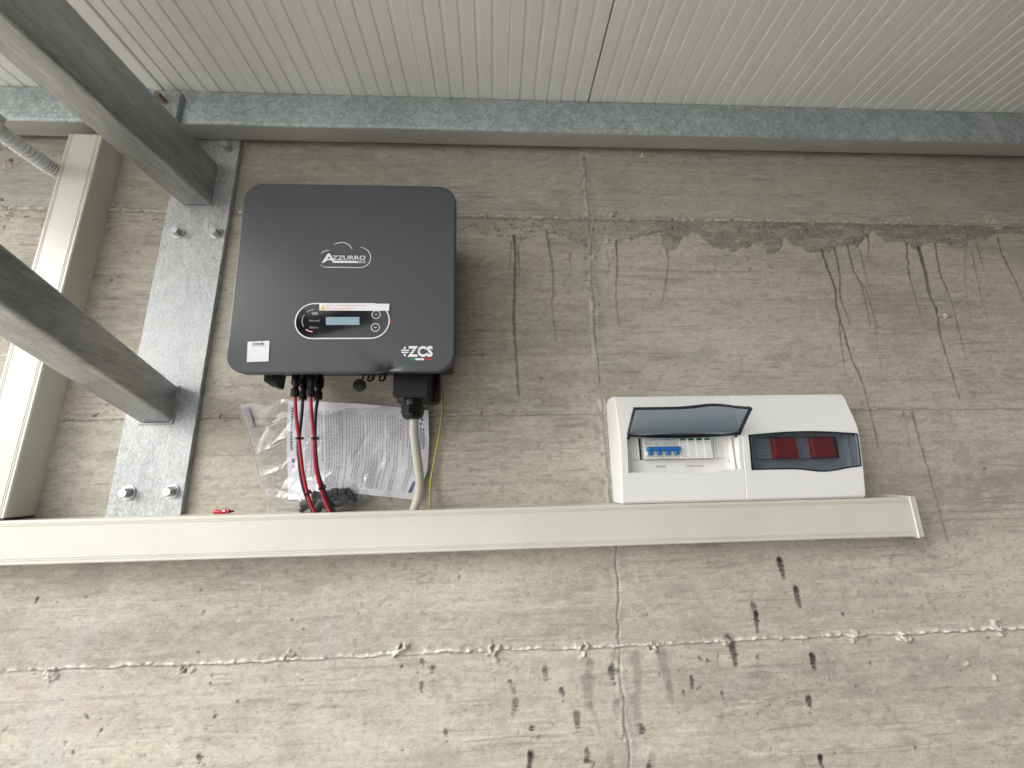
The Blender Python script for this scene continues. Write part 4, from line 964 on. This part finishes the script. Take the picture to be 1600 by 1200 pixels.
# loose red plug lying on the trunking
t = thing('loose_plug', 'small loose red connector plug lying on top of the level trunking', 'plug', (-0.531, -0.040, -0.0758))
zr = -0.0712
MB().lathe([(0.0018, -0.018), (0.0034, -0.017), (0.0044, -0.012), (0.0044, 0.004), (0.0036, 0.008), (0.0040, 0.009), (0.0040, 0.012), (0.0026, 0.0125)], (-0.534, -0.040, zr), (1, 0.05, 0), 14).build('shell', M_red, t, True)
MB().lathe([(0.0022, 0), (0.0024, 0.003), (0.0013, 0.008)], (-0.5218, -0.0394, zr), (1, 0.05, 0), 10).build('tip', M_black, t, True)
MB().box(-0.5325, -0.5275, -0.0452, -0.0438, zr + 0.0005, zr + 0.0032).build('print_mark', M_print_w, t)

# ------------------------------------------------------------------ leaflet, spare parts and the clear bag
def coons(top, right_, bottom, left_, nu, nv):
    """grid of (x, z) points inside four polylines; all given left-to-right / top-to-bottom"""
    def res(L, n):
        L = np.array(L, float); s_ = np.r_[0, np.cumsum(np.hypot(*np.diff(L, axis=0).T))]; t_ = np.linspace(0, s_[-1], n)
        return np.stack([np.interp(t_, s_, L[:, 0]), np.interp(t_, s_, L[:, 1])], 1)
    T, B_, L_, R_ = res(top, nu), res(bottom, nu), res(left_, nv), res(right_, nv)
    u = np.linspace(0, 1, nu)[None, :, None]; w = np.linspace(0, 1, nv)[:, None, None]
    return (1 - w) * T[None] + w * B_[None] + (1 - u) * L_[:, None] + u * R_[:, None] - ((1 - u) * (1 - w) * T[0] + u * (1 - w) * T[-1] + (1 - u) * w * B_[0] + u * w * B_[-1])
def grid_faces(nu, nv): return [(j * nu + i, j * nu + i + 1, (j + 1) * nu + i + 1, (j + 1) * nu + i) for j in range(nv - 1) for i in range(nu - 1)]
def paper_y(x, z): return -0.0165 - 0.0050 * math.sin((x + 0.42) * 13.5) - 0.0022 * math.sin((x - z) * 24 + 1.0) - 0.0012 * math.sin(x * 61 + z * 37)
G = coons([(-0.4471,0.1534),(-0.3764,0.1497),(-0.2941,0.1445),(-0.2112,0.1363),(-0.143,0.1283)], [(-0.143,0.1283),(-0.1398,0.0602),(-0.1422,-0.0002),(-0.163,-0.0608)], [(-0.4253,-0.0532),(-0.3591,-0.0485),(-0.2817,-0.0439),(-0.2158,-0.0531),(-0.163,-0.0608)], [(-0.4471,0.1534),(-0.4364,0.052),(-0.4253,-0.0532)], 60, 44)
ps = G.reshape(-1, 2); nv_ = 44
sheet = obj('leaflet', [(p[0], paper_y(p[0], p[1]), p[1]) for p in ps] + [(p[0], paper_y(p[0], p[1]) + 0.0012, p[1]) for p in ps], grid_faces(60, 44) + [tuple(i + 2640 for i in reversed(q)) for q in grid_faces(60, 44)], M_paper, smooth=True, angle=70)
tag(sheet, 'white printed leaflet with sideways text rows inside the clear bag', 'leaflet')
def on_sheet(u, w, off=0.0006):
    """u, w in 0..1 across and down the leaflet"""
    a = min(max(u, 0), 1) * 59; b_ = min(max(w, 0), 1) * 43; i, j = min(int(a), 58), min(int(b_), 42); a -= i; b_ -= j
    p = (1 - a) * (1 - b_) * G[j, i] + a * (1 - b_) * G[j, i + 1] + (1 - a) * b_ * G[j + 1, i] + a * b_ * G[j + 1, i + 1]
    return (p[0], paper_y(p[0], p[1]) - off, p[1])
rows = MB(); u = 0.135; k = 0
while u < 0.90:
    w0 = 0.10 + 0.03 * (rng.random() < 0.2); w1 = 0.93 if rng.random() < 0.62 else rng.uniform(0.35, 0.85)
    if u < 0.26: w1 = min(w1, 0.80)
    w = w0
    while w < w1:
        L_ = min(0.014 + 0.045 * rng.random(), w1 - w)
        for s0 in np.arange(0, L_, 0.02):
            s1 = min(s0 + 0.02, L_); rows.add([on_sheet(u - 0.0036, w + s0), on_sheet(u + 0.0036, w + s0), on_sheet(u + 0.0036, w + s1), on_sheet(u - 0.0036, w + s1)], [(0, 1, 2, 3)])
        w += L_ + 0.009
    k += 1; u += 0.0188 if k % 7 else 0.030
rows.build('printed_rows', M_print_gr, sheet)
lt = MB()
for uu, a, b_, ww in ((0.035, 0.07, 0.52, 0.0075), (0.058, 0.06, 0.30, 0.003), (0.072, 0.42, 0.56, 0.003)):
    w = a
    while w < b_:
        L_ = 0.010 + 0.02 * rng.random(); lt.add([on_sheet(uu - ww, w), on_sheet(uu + ww, w), on_sheet(uu + ww, w + L_), on_sheet(uu - ww, w + L_)], [(0, 1, 2, 3)]); w += L_ + 0.006
for k in range(14):
    a0, a1 = R(360 * k / 14), R(360 * (k + 1) / 14)
    lt.add([on_sheet(0.045 + 0.011 * math.cos(a), 0.68 + 0.014 * math.sin(a)) for a in (a0, a1)] + [on_sheet(0.045 + 0.007 * math.cos(a), 0.68 + 0.009 * math.sin(a)) for a in (a1, a0)], [(0, 1, 2, 3)])
lt.add([on_sheet(0.036, 0.60), on_sheet(0.054, 0.60), on_sheet(0.054, 0.64), on_sheet(0.036, 0.64)], [(0, 1, 2, 3)])
for s_, M_ in ((0, 0), (1, 0)):
    cu_, cw_ = (0.955, 0.115) if s_ == 0 else (0.945, 0.165)
    lt.add([on_sheet(cu_ - 0.012, cw_), on_sheet(cu_, cw_ - 0.016), on_sheet(cu_ + 0.012, cw_), on_sheet(cu_, cw_ + 0.016)], [(0, 1, 2, 3)])
lt.add([on_sheet(0.925, 0.80), on_sheet(0.95, 0.80), on_sheet(0.945, 0.93), on_sheet(0.915, 0.93)], [(0, 1, 2, 3)])
o_ = lt.build('letterhead', M_print_b, sheet); o_['kind'] = 'stuff'
def sheet_text(string, u0, u1, w0, w1, M_, bold):
    v_, f_ = text_mesh(string, (0, 0, 0), (1, 0, 0), (0, 1, 0), bold)
    # reading downwards: along w, letters' tops towards +u
    return obj('lettering', [on_sheet(u0 + (u1 - u0) * q.y, w0 + (w1 - w0) * q.x, 0.0009) for q in v_], f_, M_, sheet)
sheet_text('ZUCCHETTI', 0.935, 0.968, 0.21, 0.44, M_print_b, 0.012)
sheet_text('Centro Sistemi', 0.905, 0.925, 0.21, 0.33, M_print_gr, 0.0)

t = thing('spare_connectors', 'dark grey plastic fittings bundled in the bottom of the clear bag', 'spare parts', (-0.35, -0.04, -0.075))
for (a, b_, yy, r_, L_, an) in ((486, 784, -.034, .0105, .040, 20), (505, 776, -.038, .0095, .044, -15), (524, 771, -.036, .011, .040, 8), (541, 779, -.034, .010, .036, -30), (476, 793, -.032, .009, .030, 50), (515, 789, -.036, .010, .048, 4), (548, 772, -.030, .007, .034, -60), (500, 792, -.040, .008, .030, 75)):
    c_ = {486: [(-0.369,-0.034,-0.0571)][0], 505: [(-0.3441,-0.038,-0.0475)][0], 524: [(-0.3214,-0.036,-0.0419)][0], 541: [(-0.2998,-0.034,-0.0525)][0], 476: [(-0.3794,-0.032,-0.0631)][0], 515: [(-0.3312,-0.036,-0.0615)][0], 548: [(-0.2928,-0.03,-0.0467)][0], 500: [(-0.3482,-0.04,-0.0632)][0]}[a]
    ax = Vector((math.cos(R(an)), 0.15, math.sin(R(an)))).normalized(); c_ = Vector(c_) - ax * L_ / 2
    MB().lathe([(r_ * 0.6, 0), (r_ * 0.8, 0.002), (r_ * 0.8, L_ * 0.3), (r_, L_ * 0.33), (r_, L_ * 0.62), (r_ * 0.75, L_ * 0.65), (r_ * 0.7, L_)], c_, ax, 8).build('fitting', M_part, t)

bag = thing('plastic_bag', 'clear crumpled zip bag hanging behind the cables with a leaflet inside', 'bag', (-0.33, -0.02, -0.075))
nu, nv2 = 150, 110
GB = coons([(-0.5511,0.1458),(-0.5213,0.1538),(-0.4609,0.1573),(-0.3512,0.1503),(-0.2406,0.1446),(-0.1413,0.1376)], [(-0.1413,0.1376),(-0.1348,0.1021),(-0.1345,0.0332),(-0.14,-0.0135),(-0.1575,-0.0562),(-0.1766,-0.0762)], [(-0.4557,-0.0792),(-0.4224,-0.0813),(-0.3839,-0.0836),(-0.3198,-0.0802),(-0.2823,-0.0609),(-0.25,-0.054),(-0.2229,-0.07),(-0.2002,-0.0781),(-0.1766,-0.0762)], [(-0.5511,0.1458),(-0.5288,0.0971),(-0.5043,0.0375),(-0.4849,-0.0152),(-0.4557,-0.0792)], nu, nv2)
def crumple(A, seed, amp):
    """sum of sharp random folds, strongest near the bottom"""
    g_ = np.random.default_rng(seed); x = A[..., 0]; z = A[..., 1]; h_ = np.zeros_like(x)
    for k in range(110):
        an = g_.uniform(0, math.pi); cx_ = g_.uniform(-0.56, -0.13); cz_ = g_.choice([g_.uniform(-0.08, 0.15), g_.uniform(-0.08, 0.0)]); L_ = g_.uniform(0.015, 0.07); w_ = g_.uniform(0.0016, 0.0065)
        u_ = (x - cx_) * math.cos(an) + (z - cz_) * math.sin(an); v_ = -(x - cx_) * math.sin(an) + (z - cz_) * math.cos(an)
        h_ += g_.uniform(0.3, 1) * g_.choice([-1, 1]) * np.exp(-np.abs(v_) / w_) * np.exp(-(u_ / L_) ** 2) * w_ * 0.45
    return h_ * amp
xg, zg = GB[..., 0], GB[..., 1]
U_ = np.linspace(0, 1, nu)[None, :]; V_ = np.linspace(0, 1, nv2)[:, None]
belly = np.sin(np.clip(U_, 0, 1) * math.pi) ** 0.5 * np.sin(np.clip(V_ * 0.93 + 0.05, 0, 1) * math.pi) ** 0.5
parts_bulge = np.exp(-((xg + 0.345) / 0.065) ** 2 - ((zg + 0.058) / 0.032) ** 2) * 0.026
yf = -(0.011 + 0.017 * belly * smooth_step(0.0, 0.3, U_ * 1.0) + parts_bulge) + crumple(GB, 3, 1.0) * 2.1 * (0.45 + belly)
yf = np.minimum(yf, -0.009)
bagf = obj('front_film', [(GB[j, i, 0], float(yf[j, i]), GB[j, i, 1]) for j in range(nv2) for i in range(nu)], grid_faces(nu, nv2), M_film, bag, True, angle=80)
yb = -0.0065 - 0.0006 * crumple(GB, 5, 300)
obj('back_film', [(GB[j, i, 0], float(min(yb[j, i], -0.0055)), GB[j, i, 1]) for j in range(0, nv2, 3) for i in range(0, nu, 3)], grid_faces(50, 37), M_film, bag, True, angle=80)
q = [(-p[0] * 0 + p[0], p[1]) for p in [(-0.5489,0.1445),(-0.5281,0.0972),(-0.5049,0.0375),(-0.4892,-0.006),(-0.459,-0.078)]]
MB().tube([(p[0], -0.0125, p[1]) for p in q], 0.0011, 6).build('zip_strip', M_seal, bag, True)
q = [(-0.54,0.1373),(-0.5294,0.1434),(-0.5108,0.1009),(-0.5195,0.0963)]
obj('grey_patch', [(p[0], -0.0150, p[1]) for p in q] + [(p[0], -0.0146, p[1]) for p in q], [(0, 1, 2, 3), (7, 6, 5, 4)], M_print_gr, bag)

# ------------------------------------------------------------------ two distribution boards
UZ0, UZ1 = -0.0747, 0.1470
def outy(z):                                             # how far the front stands out at height z
    return float(np.interp(z, [-0.0747, -0.0715, -0.058, -0.018, 0.030, 0.066, 0.082, 0.118, 0.140, 0.1455, 0.147], [0.0560, 0.0610, 0.0635, 0.0690, 0.0745, 0.0770, 0.0745, 0.0660, 0.0605, 0.0570, 0.0500]))
def zlow(u):                                             # wavy lower edge of the lid opening, u = 0..1
    return -0.0135 - 0.0068 * math.exp(-((u - 0.66) / 0.17) ** 2) + 0.004 * max(0, u - 0.8) * 5 * 0.6
def zup(u): return 0.0605 + 0.006 * math.sin(math.pi * min(max(u, 0), 1)) - 0.002
WIN0, WIN1 = 0.0145, 0.0080                              # jamb widths
def make_board(name, label, x0, x1):
    t = thing(name, label, 'fuse box', ((x0 + x1) / 2, 0, UZ0), 'white fuse boxes mounted side by side on the trunking')
    wx0, wx1 = x0 + WIN0, x1 - WIN1
    def U(x): return (x - wx0) / (wx1 - wx0)
    xsn = sorted(set([round(x0 + e, 5) for e in (0, 0.0012, 0.004)] + [round(x1 - e, 5) for e in (0.0012, 0)] + [round(wx0 + (wx1 - wx0) * k / 28, 5) for k in range(29)]))
    def ein(x): e = min(x - x0, x1 - x); return 0.0014 * (1 - min(1, e / 0.0012))
    LZ = [0, 0.02, 0.08, 0.3, 0.6, 0.85, 1.0]; HZ = [0, 0.12, 0.3, 0.5, 0.7, 0.85, 0.94, 0.98, 1.0]
    v = []; f = []; cols = []
    for x in xsn:
        u = U(x); zl, zu = zlow(min(max(u, 0), 1)), zup(u); e = ein(x); colv = []
        def put(o_, z): v.append((x, -o_ + e, z)); return len(v) - 1
        lo_ = [put(0.001 + e, UZ0)] + [put(outy(UZ0 + (zl - UZ0) * w), UZ0 + (zl - UZ0) * w) for w in LZ] + [put(outy(zl) - 0.003, zl + 0.0006), put(0.046, zl + 0.0012)]
        hi_ = [put(0.046, zu - 0.0008), put(outy(zu) - 0.003, zu - 0.0004)] + [put(outy(zu + (UZ1 - zu) * w), zu + (UZ1 - zu) * w) for w in HZ] + [put(0.020, UZ1 + 0.0002), put(0.001 + e, UZ1 - 0.009)]
        cols.append((x, lo_, hi_))
    for (xa, la, ha), (xb, lb, hb) in zip(cols, cols[1:]):
        jamb = xb <= wx0 + 1e-4 or xa >= wx1 - 1e-4
        nl = len(la) - (2 if jamb else 0)
        for i in range(nl - 1): f.append((la[i], lb[i], lb[i + 1], la[i + 1]))
        h0 = 2 if jamb else 0
        for i in range(h0, len(ha) - 1): f.append((ha[i], hb[i], hb[i + 1], ha[i + 1]))
        if jamb:
            a0, a1, b0, b1 = la[nl - 1], ha[2], lb[nl - 1], hb[2]
            zs_ = [(v[a0][2] + (v[a1][2] - v[a0][2]) * w, v[b0][2] + (v[b1][2] - v[b0][2]) * w) for w in (0.33, 0.66)]
            pa, pb = a0, b0
            for za, zb in zs_:
                v.append((xa, -outy(za) + ein(xa), za)); v.append((xb, -outy(zb) + ein(xb), zb)); f.append((pa, pb, len(v) - 1, len(v) - 2)); pa, pb = len(v) - 2, len(v) - 1
            f.append((pa, pb, b1, a1))
    for (x, l_, h_), rev in ((cols[0], False), (cols[-1], True)):    # end walls
        P = l_[:-2]; q = [i for i in P]
        z0_, z1_ = v[P[-1]][2], v[h_[2]][2]
        for w in (0.33, 0.66):
            z_ = z0_ + (z1_ - z0_) * w; v.append((x, -outy(z_) + ein(x), z_)); q.append(len(v) - 1)
        q += h_[2:]; f.append(tuple(q) if rev else tuple(reversed(q)))
    # side walls of the opening
    for xw in (wx0, wx1):
        zz = np.linspace(zlow(0 if xw == wx0 else 1), zup(0), 5)
        n0 = len(v); v += [(xw, -outy(z), z) for z in zz] + [(xw, -0.046, z) for z in zz]; f += [(n0 + i, n0 + i + 1, n0 + i + 6, n0 + i + 5) for i in range(4)]
    obj('housing', v, f, M_white, t, True, angle=28)
    return t, wx0, wx1
def inner_frame(t, x0, x1, sx0, sx1, up=0.0):
    """recessed front plate with the module slot between sx0 and sx1"""
    mb = MB(); yb_, yf_ = -0.046, -0.050
    zs0, zs1 = 0.0075 + up, 0.0535 + up
    mb.box(x0, x1, yf_, yb_, -0.024, zs0, 0.0006).box(x0, x1, yf_, yb_, zs1, 0.068, 0.0006)
    mb.box(x0, sx0, yf_, yb_, zs0 + 0.0001, zs1 - 0.0001).box(sx1, x1, yf_, yb_, zs0 + 0.0001, zs1 - 0.0001)
    for xx in (x0 + 0.0035, x1 - 0.008): mb.box(xx, xx + 0.0045, -0.062, yf_, -0.012, 0.058, 0.001)   # guide ribs at the sides
    fr = mb.build('module_frame', M_whitein, t)
    return fr
bx = 0.2580; bw_ = 0.2575
tA, a0, a1 = make_board('distribution_board', 'left white fuse box with its smoked lid open over a blue-handled breaker', bx, bx + bw_)
sA0 = [(0.3064,0.0368)][0][0]; sA1 = [(0.4576,0.0334)][0][0] - 0.002
frA = inner_frame(tA, a0 + 0.0005, a1 - 0.0005, sA0, sA1 + 0.030, 0.0042)
mb = MB()
def blanks(mb, xa, xb):
    n = int((xb - xa) / 0.0052)
    for k in range(n): mb.box(xa + k * (xb - xa) / n, xa + (k + 0.78) * (xb - xa) / n, -0.0525 - 0.0008 * (k % 3 == 0), -0.0475, 0.0121, 0.0574, 0.0005)
blanks(mb, sA1 + 0.003, sA1 + 0.0295); mb.build('blanking_plate', M_whitein, tA)
mb = MB(); blanks(mb, a0 + 0.010, sA0 - 0.0005); mb.build('blanking_plate', M_whitein, tA)
MB().box(a0, a1 + 0.0, -0.040, -0.038, -0.02, 0.06).build('rear_rail', M_heat, tA)
MB().lathe([(0.0030, 0), (0.0032, 0.0012), (0.0018, 0.0013), (0.0015, 0.0004)], ([(0.4993,0.0051)][0][0], -0.0500, [(0.4993,0.0051)][0][1]), (0, -1, 0), 14).build('screw', M_bolt, tA, True)
def yz_text(name, string, q, y, M_, parent, bold=0.0):
    """lettering on an upright plane: q = bottom left, bottom right, top left (x, z)"""
    P0 = Vector((q[0][0], y, q[0][1])); v_, f_ = text_mesh(string, P0, Vector((q[1][0], y, q[1][1])) - P0, Vector((q[2][0], y, q[2][1])) - P0, bold)
    return obj(name, v_, f_, M_, parent)
yz_text('lettering', 'GENERALE\nINVERTER', [(0.3384,-0.0051),(0.3603,-0.005),(0.3389,0.0001)], -0.0506, M_print_k, frA)
yz_text('lettering', 'SCARICATORE AC', [(0.4036,-0.0043),(0.443,-0.0041),(0.404,-0.0012)], -0.0506, M_print_k, frA)
tB, b0, b1 = make_board('distribution_board', 'right white fuse box with its smoked lid closed over two red switches', bx + bw_ + 0.0004, bx + 2 * bw_)
sB0 = [(0.5588,0.0322)][0][0]; sB1 = [(0.7468,0.0288)][0][0]
frB = inner_frame(tB, b0 + 0.0005, b1 - 0.0005, sB0, sB1)
yz_text('lettering', 'STRINGA 1', [(0.5668,0.0014),(0.5851,0.0016),(0.5673,0.0043)], -0.0506, M_print_k, frB)
yz_text('lettering', 'STRINGA 2', [(0.6531,0.0016),(0.6731,0.0017),(0.6537,0.0045)], -0.0506, M_print_k, frB)
MB().lathe([(0.0030, 0), (0.0032, 0.0012), (0.0018, 0.0013), (0.0015, 0.0004)], ([(0.7557,0.0055)][0][0], -0.0500, [(0.7557,0.0055)][0][1]), (0, -1, 0), 14).build('screw', M_bolt, tB, True)
MB().box(b0, b1, -0.040, -0.038, -0.02, 0.06).build('rear_rail', M_heat, tB)
HY, HZ_ = -0.0755, 0.0600
def make_lid(t, x0, x1, angle):
    """smoked lid hinged along x at (HY, HZ_); angle 0 = closed"""
    n = 32; m = 6; ca_, sa_ = math.cos(angle), math.sin(angle)
    def tr(x, o_, z):                                     # o_ = outward offset from the hinge line, z relative to it
        y_ = -o_; return (x, HY + y_ * ca_ + z * sa_ * 1.0, HZ_ - y_ * sa_ + z * ca_) if angle else (x, HY + y_, HZ_ + z)
    lay = []
    for thick in (0.0012, -0.0006):
        for i in range(n + 1):
            u = i / n; x = x0 + (x1 - x0) * u; L_ = HZ_ - zlow(u) - 0.0006; U0 = (zup(u) - HZ_ - 0.0008)
            for j in range(m + 1):
                z = U0 + (-L_ - U0) * j / m; lay.append(tr(x, (outy(HZ_ + z) - (-HY)) + thick, z))
    N_ = (n + 1) * (m + 1); v = lay; f = []
    for i in range(n):
        for j in range(m):
            a = i * (m + 1) + j; f.append((a, a + 1, a + m + 2, a + m + 1)); f.append((a + N_, a + m + 1 + N_, a + m + 2 + N_, a + 1 + N_))
    pane = obj('lid', v, f, M_lid, t, True, angle=40)
    v = []; f = []                                        # rim standing back from the pane
    path = []
    for i in range(n + 1): path.append((i / n, 'b'))
    def edge_pts():
        P = []
        for j in range(m + 1): P.append((0.0, j / m))
        for i in range(1, n + 1): P.append((i / n, 1.0))
        for j in range(1, m + 1): P.append((1.0, 1 - j / m))
        for i in range(1, n): P.append((1 - i / n, 0.0))
        return P
    E = edge_pts(); k_ = len(E)
    for dpt, ins in ((0.0013, 0.0), (-0.0060, 0.0), (-0.0060, 0.0022), (0.0013, 0.0022)):
        for u, w in E:
            uu = u + (ins / (x1 - x0)) * (1 if u < 0.5 else -1) * (1 if u in (0.0, 1.0) else 0)
            x = x0 + (x1 - x0) * uu; L_ = HZ_ - zlow(u) - 0.0006; U0 = (zup(u) - HZ_ - 0.0008)
            z = U0 + (-L_ - U0) * w + (ins if w == 1.0 else (-ins if w == 0.0 else 0)); v.append(tr(x, outy(HZ_ + z) + HY + dpt, z))
    for a in range(4):
        b_ = (a + 1) % 4
        for i in range(k_): f.append((a * k_ + i, a * k_ + (i + 1) % k_, b_ * k_ + (i + 1) % k_, b_ * k_ + i))
    obj('lid_rim', v, f, M_lidedge, pane, True, angle=40)
    for xx in (x0 + 0.001, x1 - 0.006): MB().tube([(xx, HY + 0.003, HZ_ - 0.003), (xx + 0.005, HY + 0.003, HZ_ - 0.003)], 0.0035, 10).build('hinge_pin', M_lidedge, pane, True)
    return pane
make_lid(tB, b0 + 0.0006, b1 + 0.0035, 0.0)
OPEN = math.pi - math.atan2(0.045, 0.052)
make_lid(tA, a0 + 0.0006, a1 + 0.0035, OPEN)

# modules
def module_body(mb, x0, x1, yf_=-0.0620):
    mb.box(x0 + 0.0002, x1 - 0.0002, yf_, -0.0405, 0.0082, 0.0528, 0.0008)
MX = [(0.3126,0.036),(0.3869,0.0347),(0.4576,0.0334)]; mx0, mx1, mx2 = MX[0][0], MX[1][0], MX[2][0]
t = thing('circuit_breaker', 'pale four-pole circuit breaker with one wide blue handle in the open fuse box', 'circuit breaker', ((mx0 + mx1) / 2, -0.04, 0.0082))
w4 = (mx1 - mx0) / 4
for k in range(4):
    mb = MB(); module_body(mb, mx0 + k * w4, mx0 + (k + 1) * w4); mb.build('pole_housing', M_module, t)
    cx_ = mx0 + (k + 0.5) * w4
    MB().lathe([(0.0012, 0), (0.0012, 0.0003)], (cx_ - 0.0002, -0.0620, 0.0395), (0, -1, 0), 10).build('indicator', M_print_k, t)
    mb = MB().box(cx_ - 0.0045, cx_ + 0.0045, -0.0720, -0.0630, 0.0165, 0.0265, 0.0012); mb.build('handle_tooth', M_blue, t)
    MB().box(cx_ - 0.0058, cx_ - 0.0048, -0.0665, -0.0615, 0.0155, 0.0240, 0.0003).box(cx_ + 0.0048, cx_ + 0.0058, -0.0665, -0.0615, 0.0155, 0.0240, 0.0003).build('handle_cheek', M_white, t)
MB().box(mx0 + 0.0025, mx1 - 0.001, -0.0745, -0.0655, 0.0255, 0.0335, 0.0014).build('handle_bar', M_blue, t)
pm = MB(); 
pm.add([(mx0 + 0.010, -0.0623, 0.0482), (mx1 - 0.005, -0.0623, 0.0482), (mx1 - 0.005, -0.0623, 0.0489), (mx0 + 0.010, -0.0623, 0.0489)], [(0, 1, 2, 3)])
for k, (zz, ww) in enumerate(((0.0484, 0.006), (0.0452, 0.004), (0.0428, 0.003), (0.0402, 0.003), (0.0376, 0.0028))):
    pm.add([(mx0 + 0.0025, -0.0623, zz), (mx0 + 0.0025 + ww, -0.0623, zz), (mx0 + 0.0025 + ww, -0.0623, zz + 0.0009), (mx0 + 0.0025, -0.0623, zz + 0.0009)], [(0, 1, 2, 3)])
pm.build('small_print', M_print_b, t)
w4 = (mx2 - mx1) / 4; sp = None
for k, pos in enumerate(('next to the blue breaker handle', 'second from the blue breaker handle', 'third from the blue breaker handle', 'farthest from the blue breaker handle')):
    xa = mx1 + k * w4
    t = thing('surge_protector', 'slim white surge protector with green flag, ' + pos, 'surge protector', (xa + w4 / 2, -0.04, 0.0082), 'surge protectors with green flags')
    mb = MB(); module_body(mb, xa, xa + w4, -0.0630); mb.build('body', M_white, t)
    MB().box(xa + 0.003, xa + w4 - 0.0035, -0.0642, -0.0628, 0.0458, 0.0500, 0.0003).build('green_flag', M_green, t)
    pm = MB(); g_ = np.random.default_rng(40)
    for zz, seg in ((0.0415, 1), (0.0372, 1), (0.0335, 2), (0.0298, 2), (0.0268, 2), (0.0232, 2), (0.0195, 1), (0.0155, 2), (0.0118, 2)):
        x = xa + 0.0025
        while x < xa + w4 - 0.003:
            L_ = min(0.0015 + 0.004 * g_.random(), xa + w4 - 0.0025 - x); h_ = 0.0005 if zz < 0.041 else 0.0009
            pm.add([(x, -0.0633, zz), (x + L_, -0.0633, zz), (x + L_, -0.0633, zz + h_), (x, -0.0633, zz + h_)], [(0, 1, 2, 3)]); x += L_ + (0.0008 if seg == 1 else 0.0016)
    pm.build('small_print', M_print_gr, t)
for o_ in list(col.objects):                              # the slot of the left box sits a little higher
    if o_.parent is None and o_.name.split('.')[0] in ('circuit_breaker', 'surge_protector'): o_.location.z += 0.0042
# fuse holders and red-covered isolators behind the closed lid
for i, (xa, xb, lb) in enumerate((([(0.5567,0.0318)][0][0], [(0.5904,0.0312)][0][0], 'pale module left of both red switches behind the closed lid'), ([(0.644,0.0302)][0][0], [(0.6752,0.0297)][0][0], 'pale module between the two red switches behind the closed lid'))):
    t = thing('fuse_holder', lb, 'module', ((xa + xb) / 2, -0.04, 0.0082), 'pale modules behind the closed lid')
    n = 2; w_ = (xb - xa) / n
    for k in range(n):
        mb = MB(); module_body(mb, xa + k * w_, xa + (k + 1) * w_, -0.0560); mb.build('body', M_module, t)
    pm = MB()
    for zz in (0.044, 0.039, 0.030, 0.022, 0.016): pm.add([(xa + 0.004, -0.0563, zz), (xb - 0.004, -0.0563, zz), (xb - 0.004, -0.0563, zz + 0.0009), (xa + 0.004, -0.0563, zz + 0.0009)], [(0, 1, 2, 3)])
    pm.build('small_print', M_print_gr, t)
for i, (xa, xb, lb) in enumerate((([(0.5906,0.0307)][0][0], [(0.6401,0.0298)][0][0], 'left of the two red switch blocks behind the closed smoked lid'), ([(0.6744,0.0292)][0][0], [(0.7229,0.0283)][0][0], 'right of the two red switch blocks behind the closed smoked lid'))):
    t = thing('isolator_switch', lb, 'switch', ((xa + xb) / 2, -0.04, 0.0082), 'red switch blocks')
    MB().box(xa, xb, -0.0670, -0.0490, 0.0092, 0.0515, 0.0016).build('red_cover', M_redsw, t)
    MB().box(xa + 0.001, xb - 0.001, -0.0488, -0.0405, 0.0085, 0.0525, 0.0005).build('base', M_module, t)
    for k in range(3): MB().box(xa + 0.004 + k * (xb - xa - 0.008) / 3, xa + 0.0015 + (k + 1) * (xb - xa - 0.008) / 3, -0.0678, -0.0668, 0.043, 0.0475, 0.0003).build('grip_rib', M_redsw, t)

# ------------------------------------------------------------------ small things caught under the beam
def strand(pts, r, M_, name, label, cat):
    o_ = MB().tube(spline(pts, 6), r, 6).build(name, M_, None, True); tag(o_, label, cat); return o_
strand([(-0.6128,-0.02,0.8272),(-0.6166,-0.018,0.8098),(-0.6194,-0.015,0.7935),(-0.6313,-0.01,0.7885)], 0.0008, M_straw, 'straw', 'thin dry straw curling down beside the top of the bolted plate', 'straw')
t = thing('cocoon', 'tiny pale cocoon hanging on a thread under the beam', 'cocoon', [(0.3911,-0.03,0.7873)][0])
q = [(0.3982,-0.035,0.8103),(0.3947,-0.032,0.7973),(0.3907,-0.03,0.7833)]
MB().tube([q[0], q[1]], 0.0005, 5).build('thread', M_straw, t)
MB().tube([q[1], Vector(q[1]).lerp(Vector(q[2]), 0.3), Vector(q[1]).lerp(Vector(q[2]), 0.7), q[2]], [0.0008, 0.0024, 0.0026, 0.0008], 8).build('case', M_cocoon, t, True)
strand([(0.5239,-0.03,0.8103),(0.5397,-0.022,0.8063),(0.5596,-0.018,0.8086),(0.5804,-0.012,0.821)], 0.0006, M_straw, 'straw', 'wisp of dry grass under the beam at the right of the cocoon', 'straw')
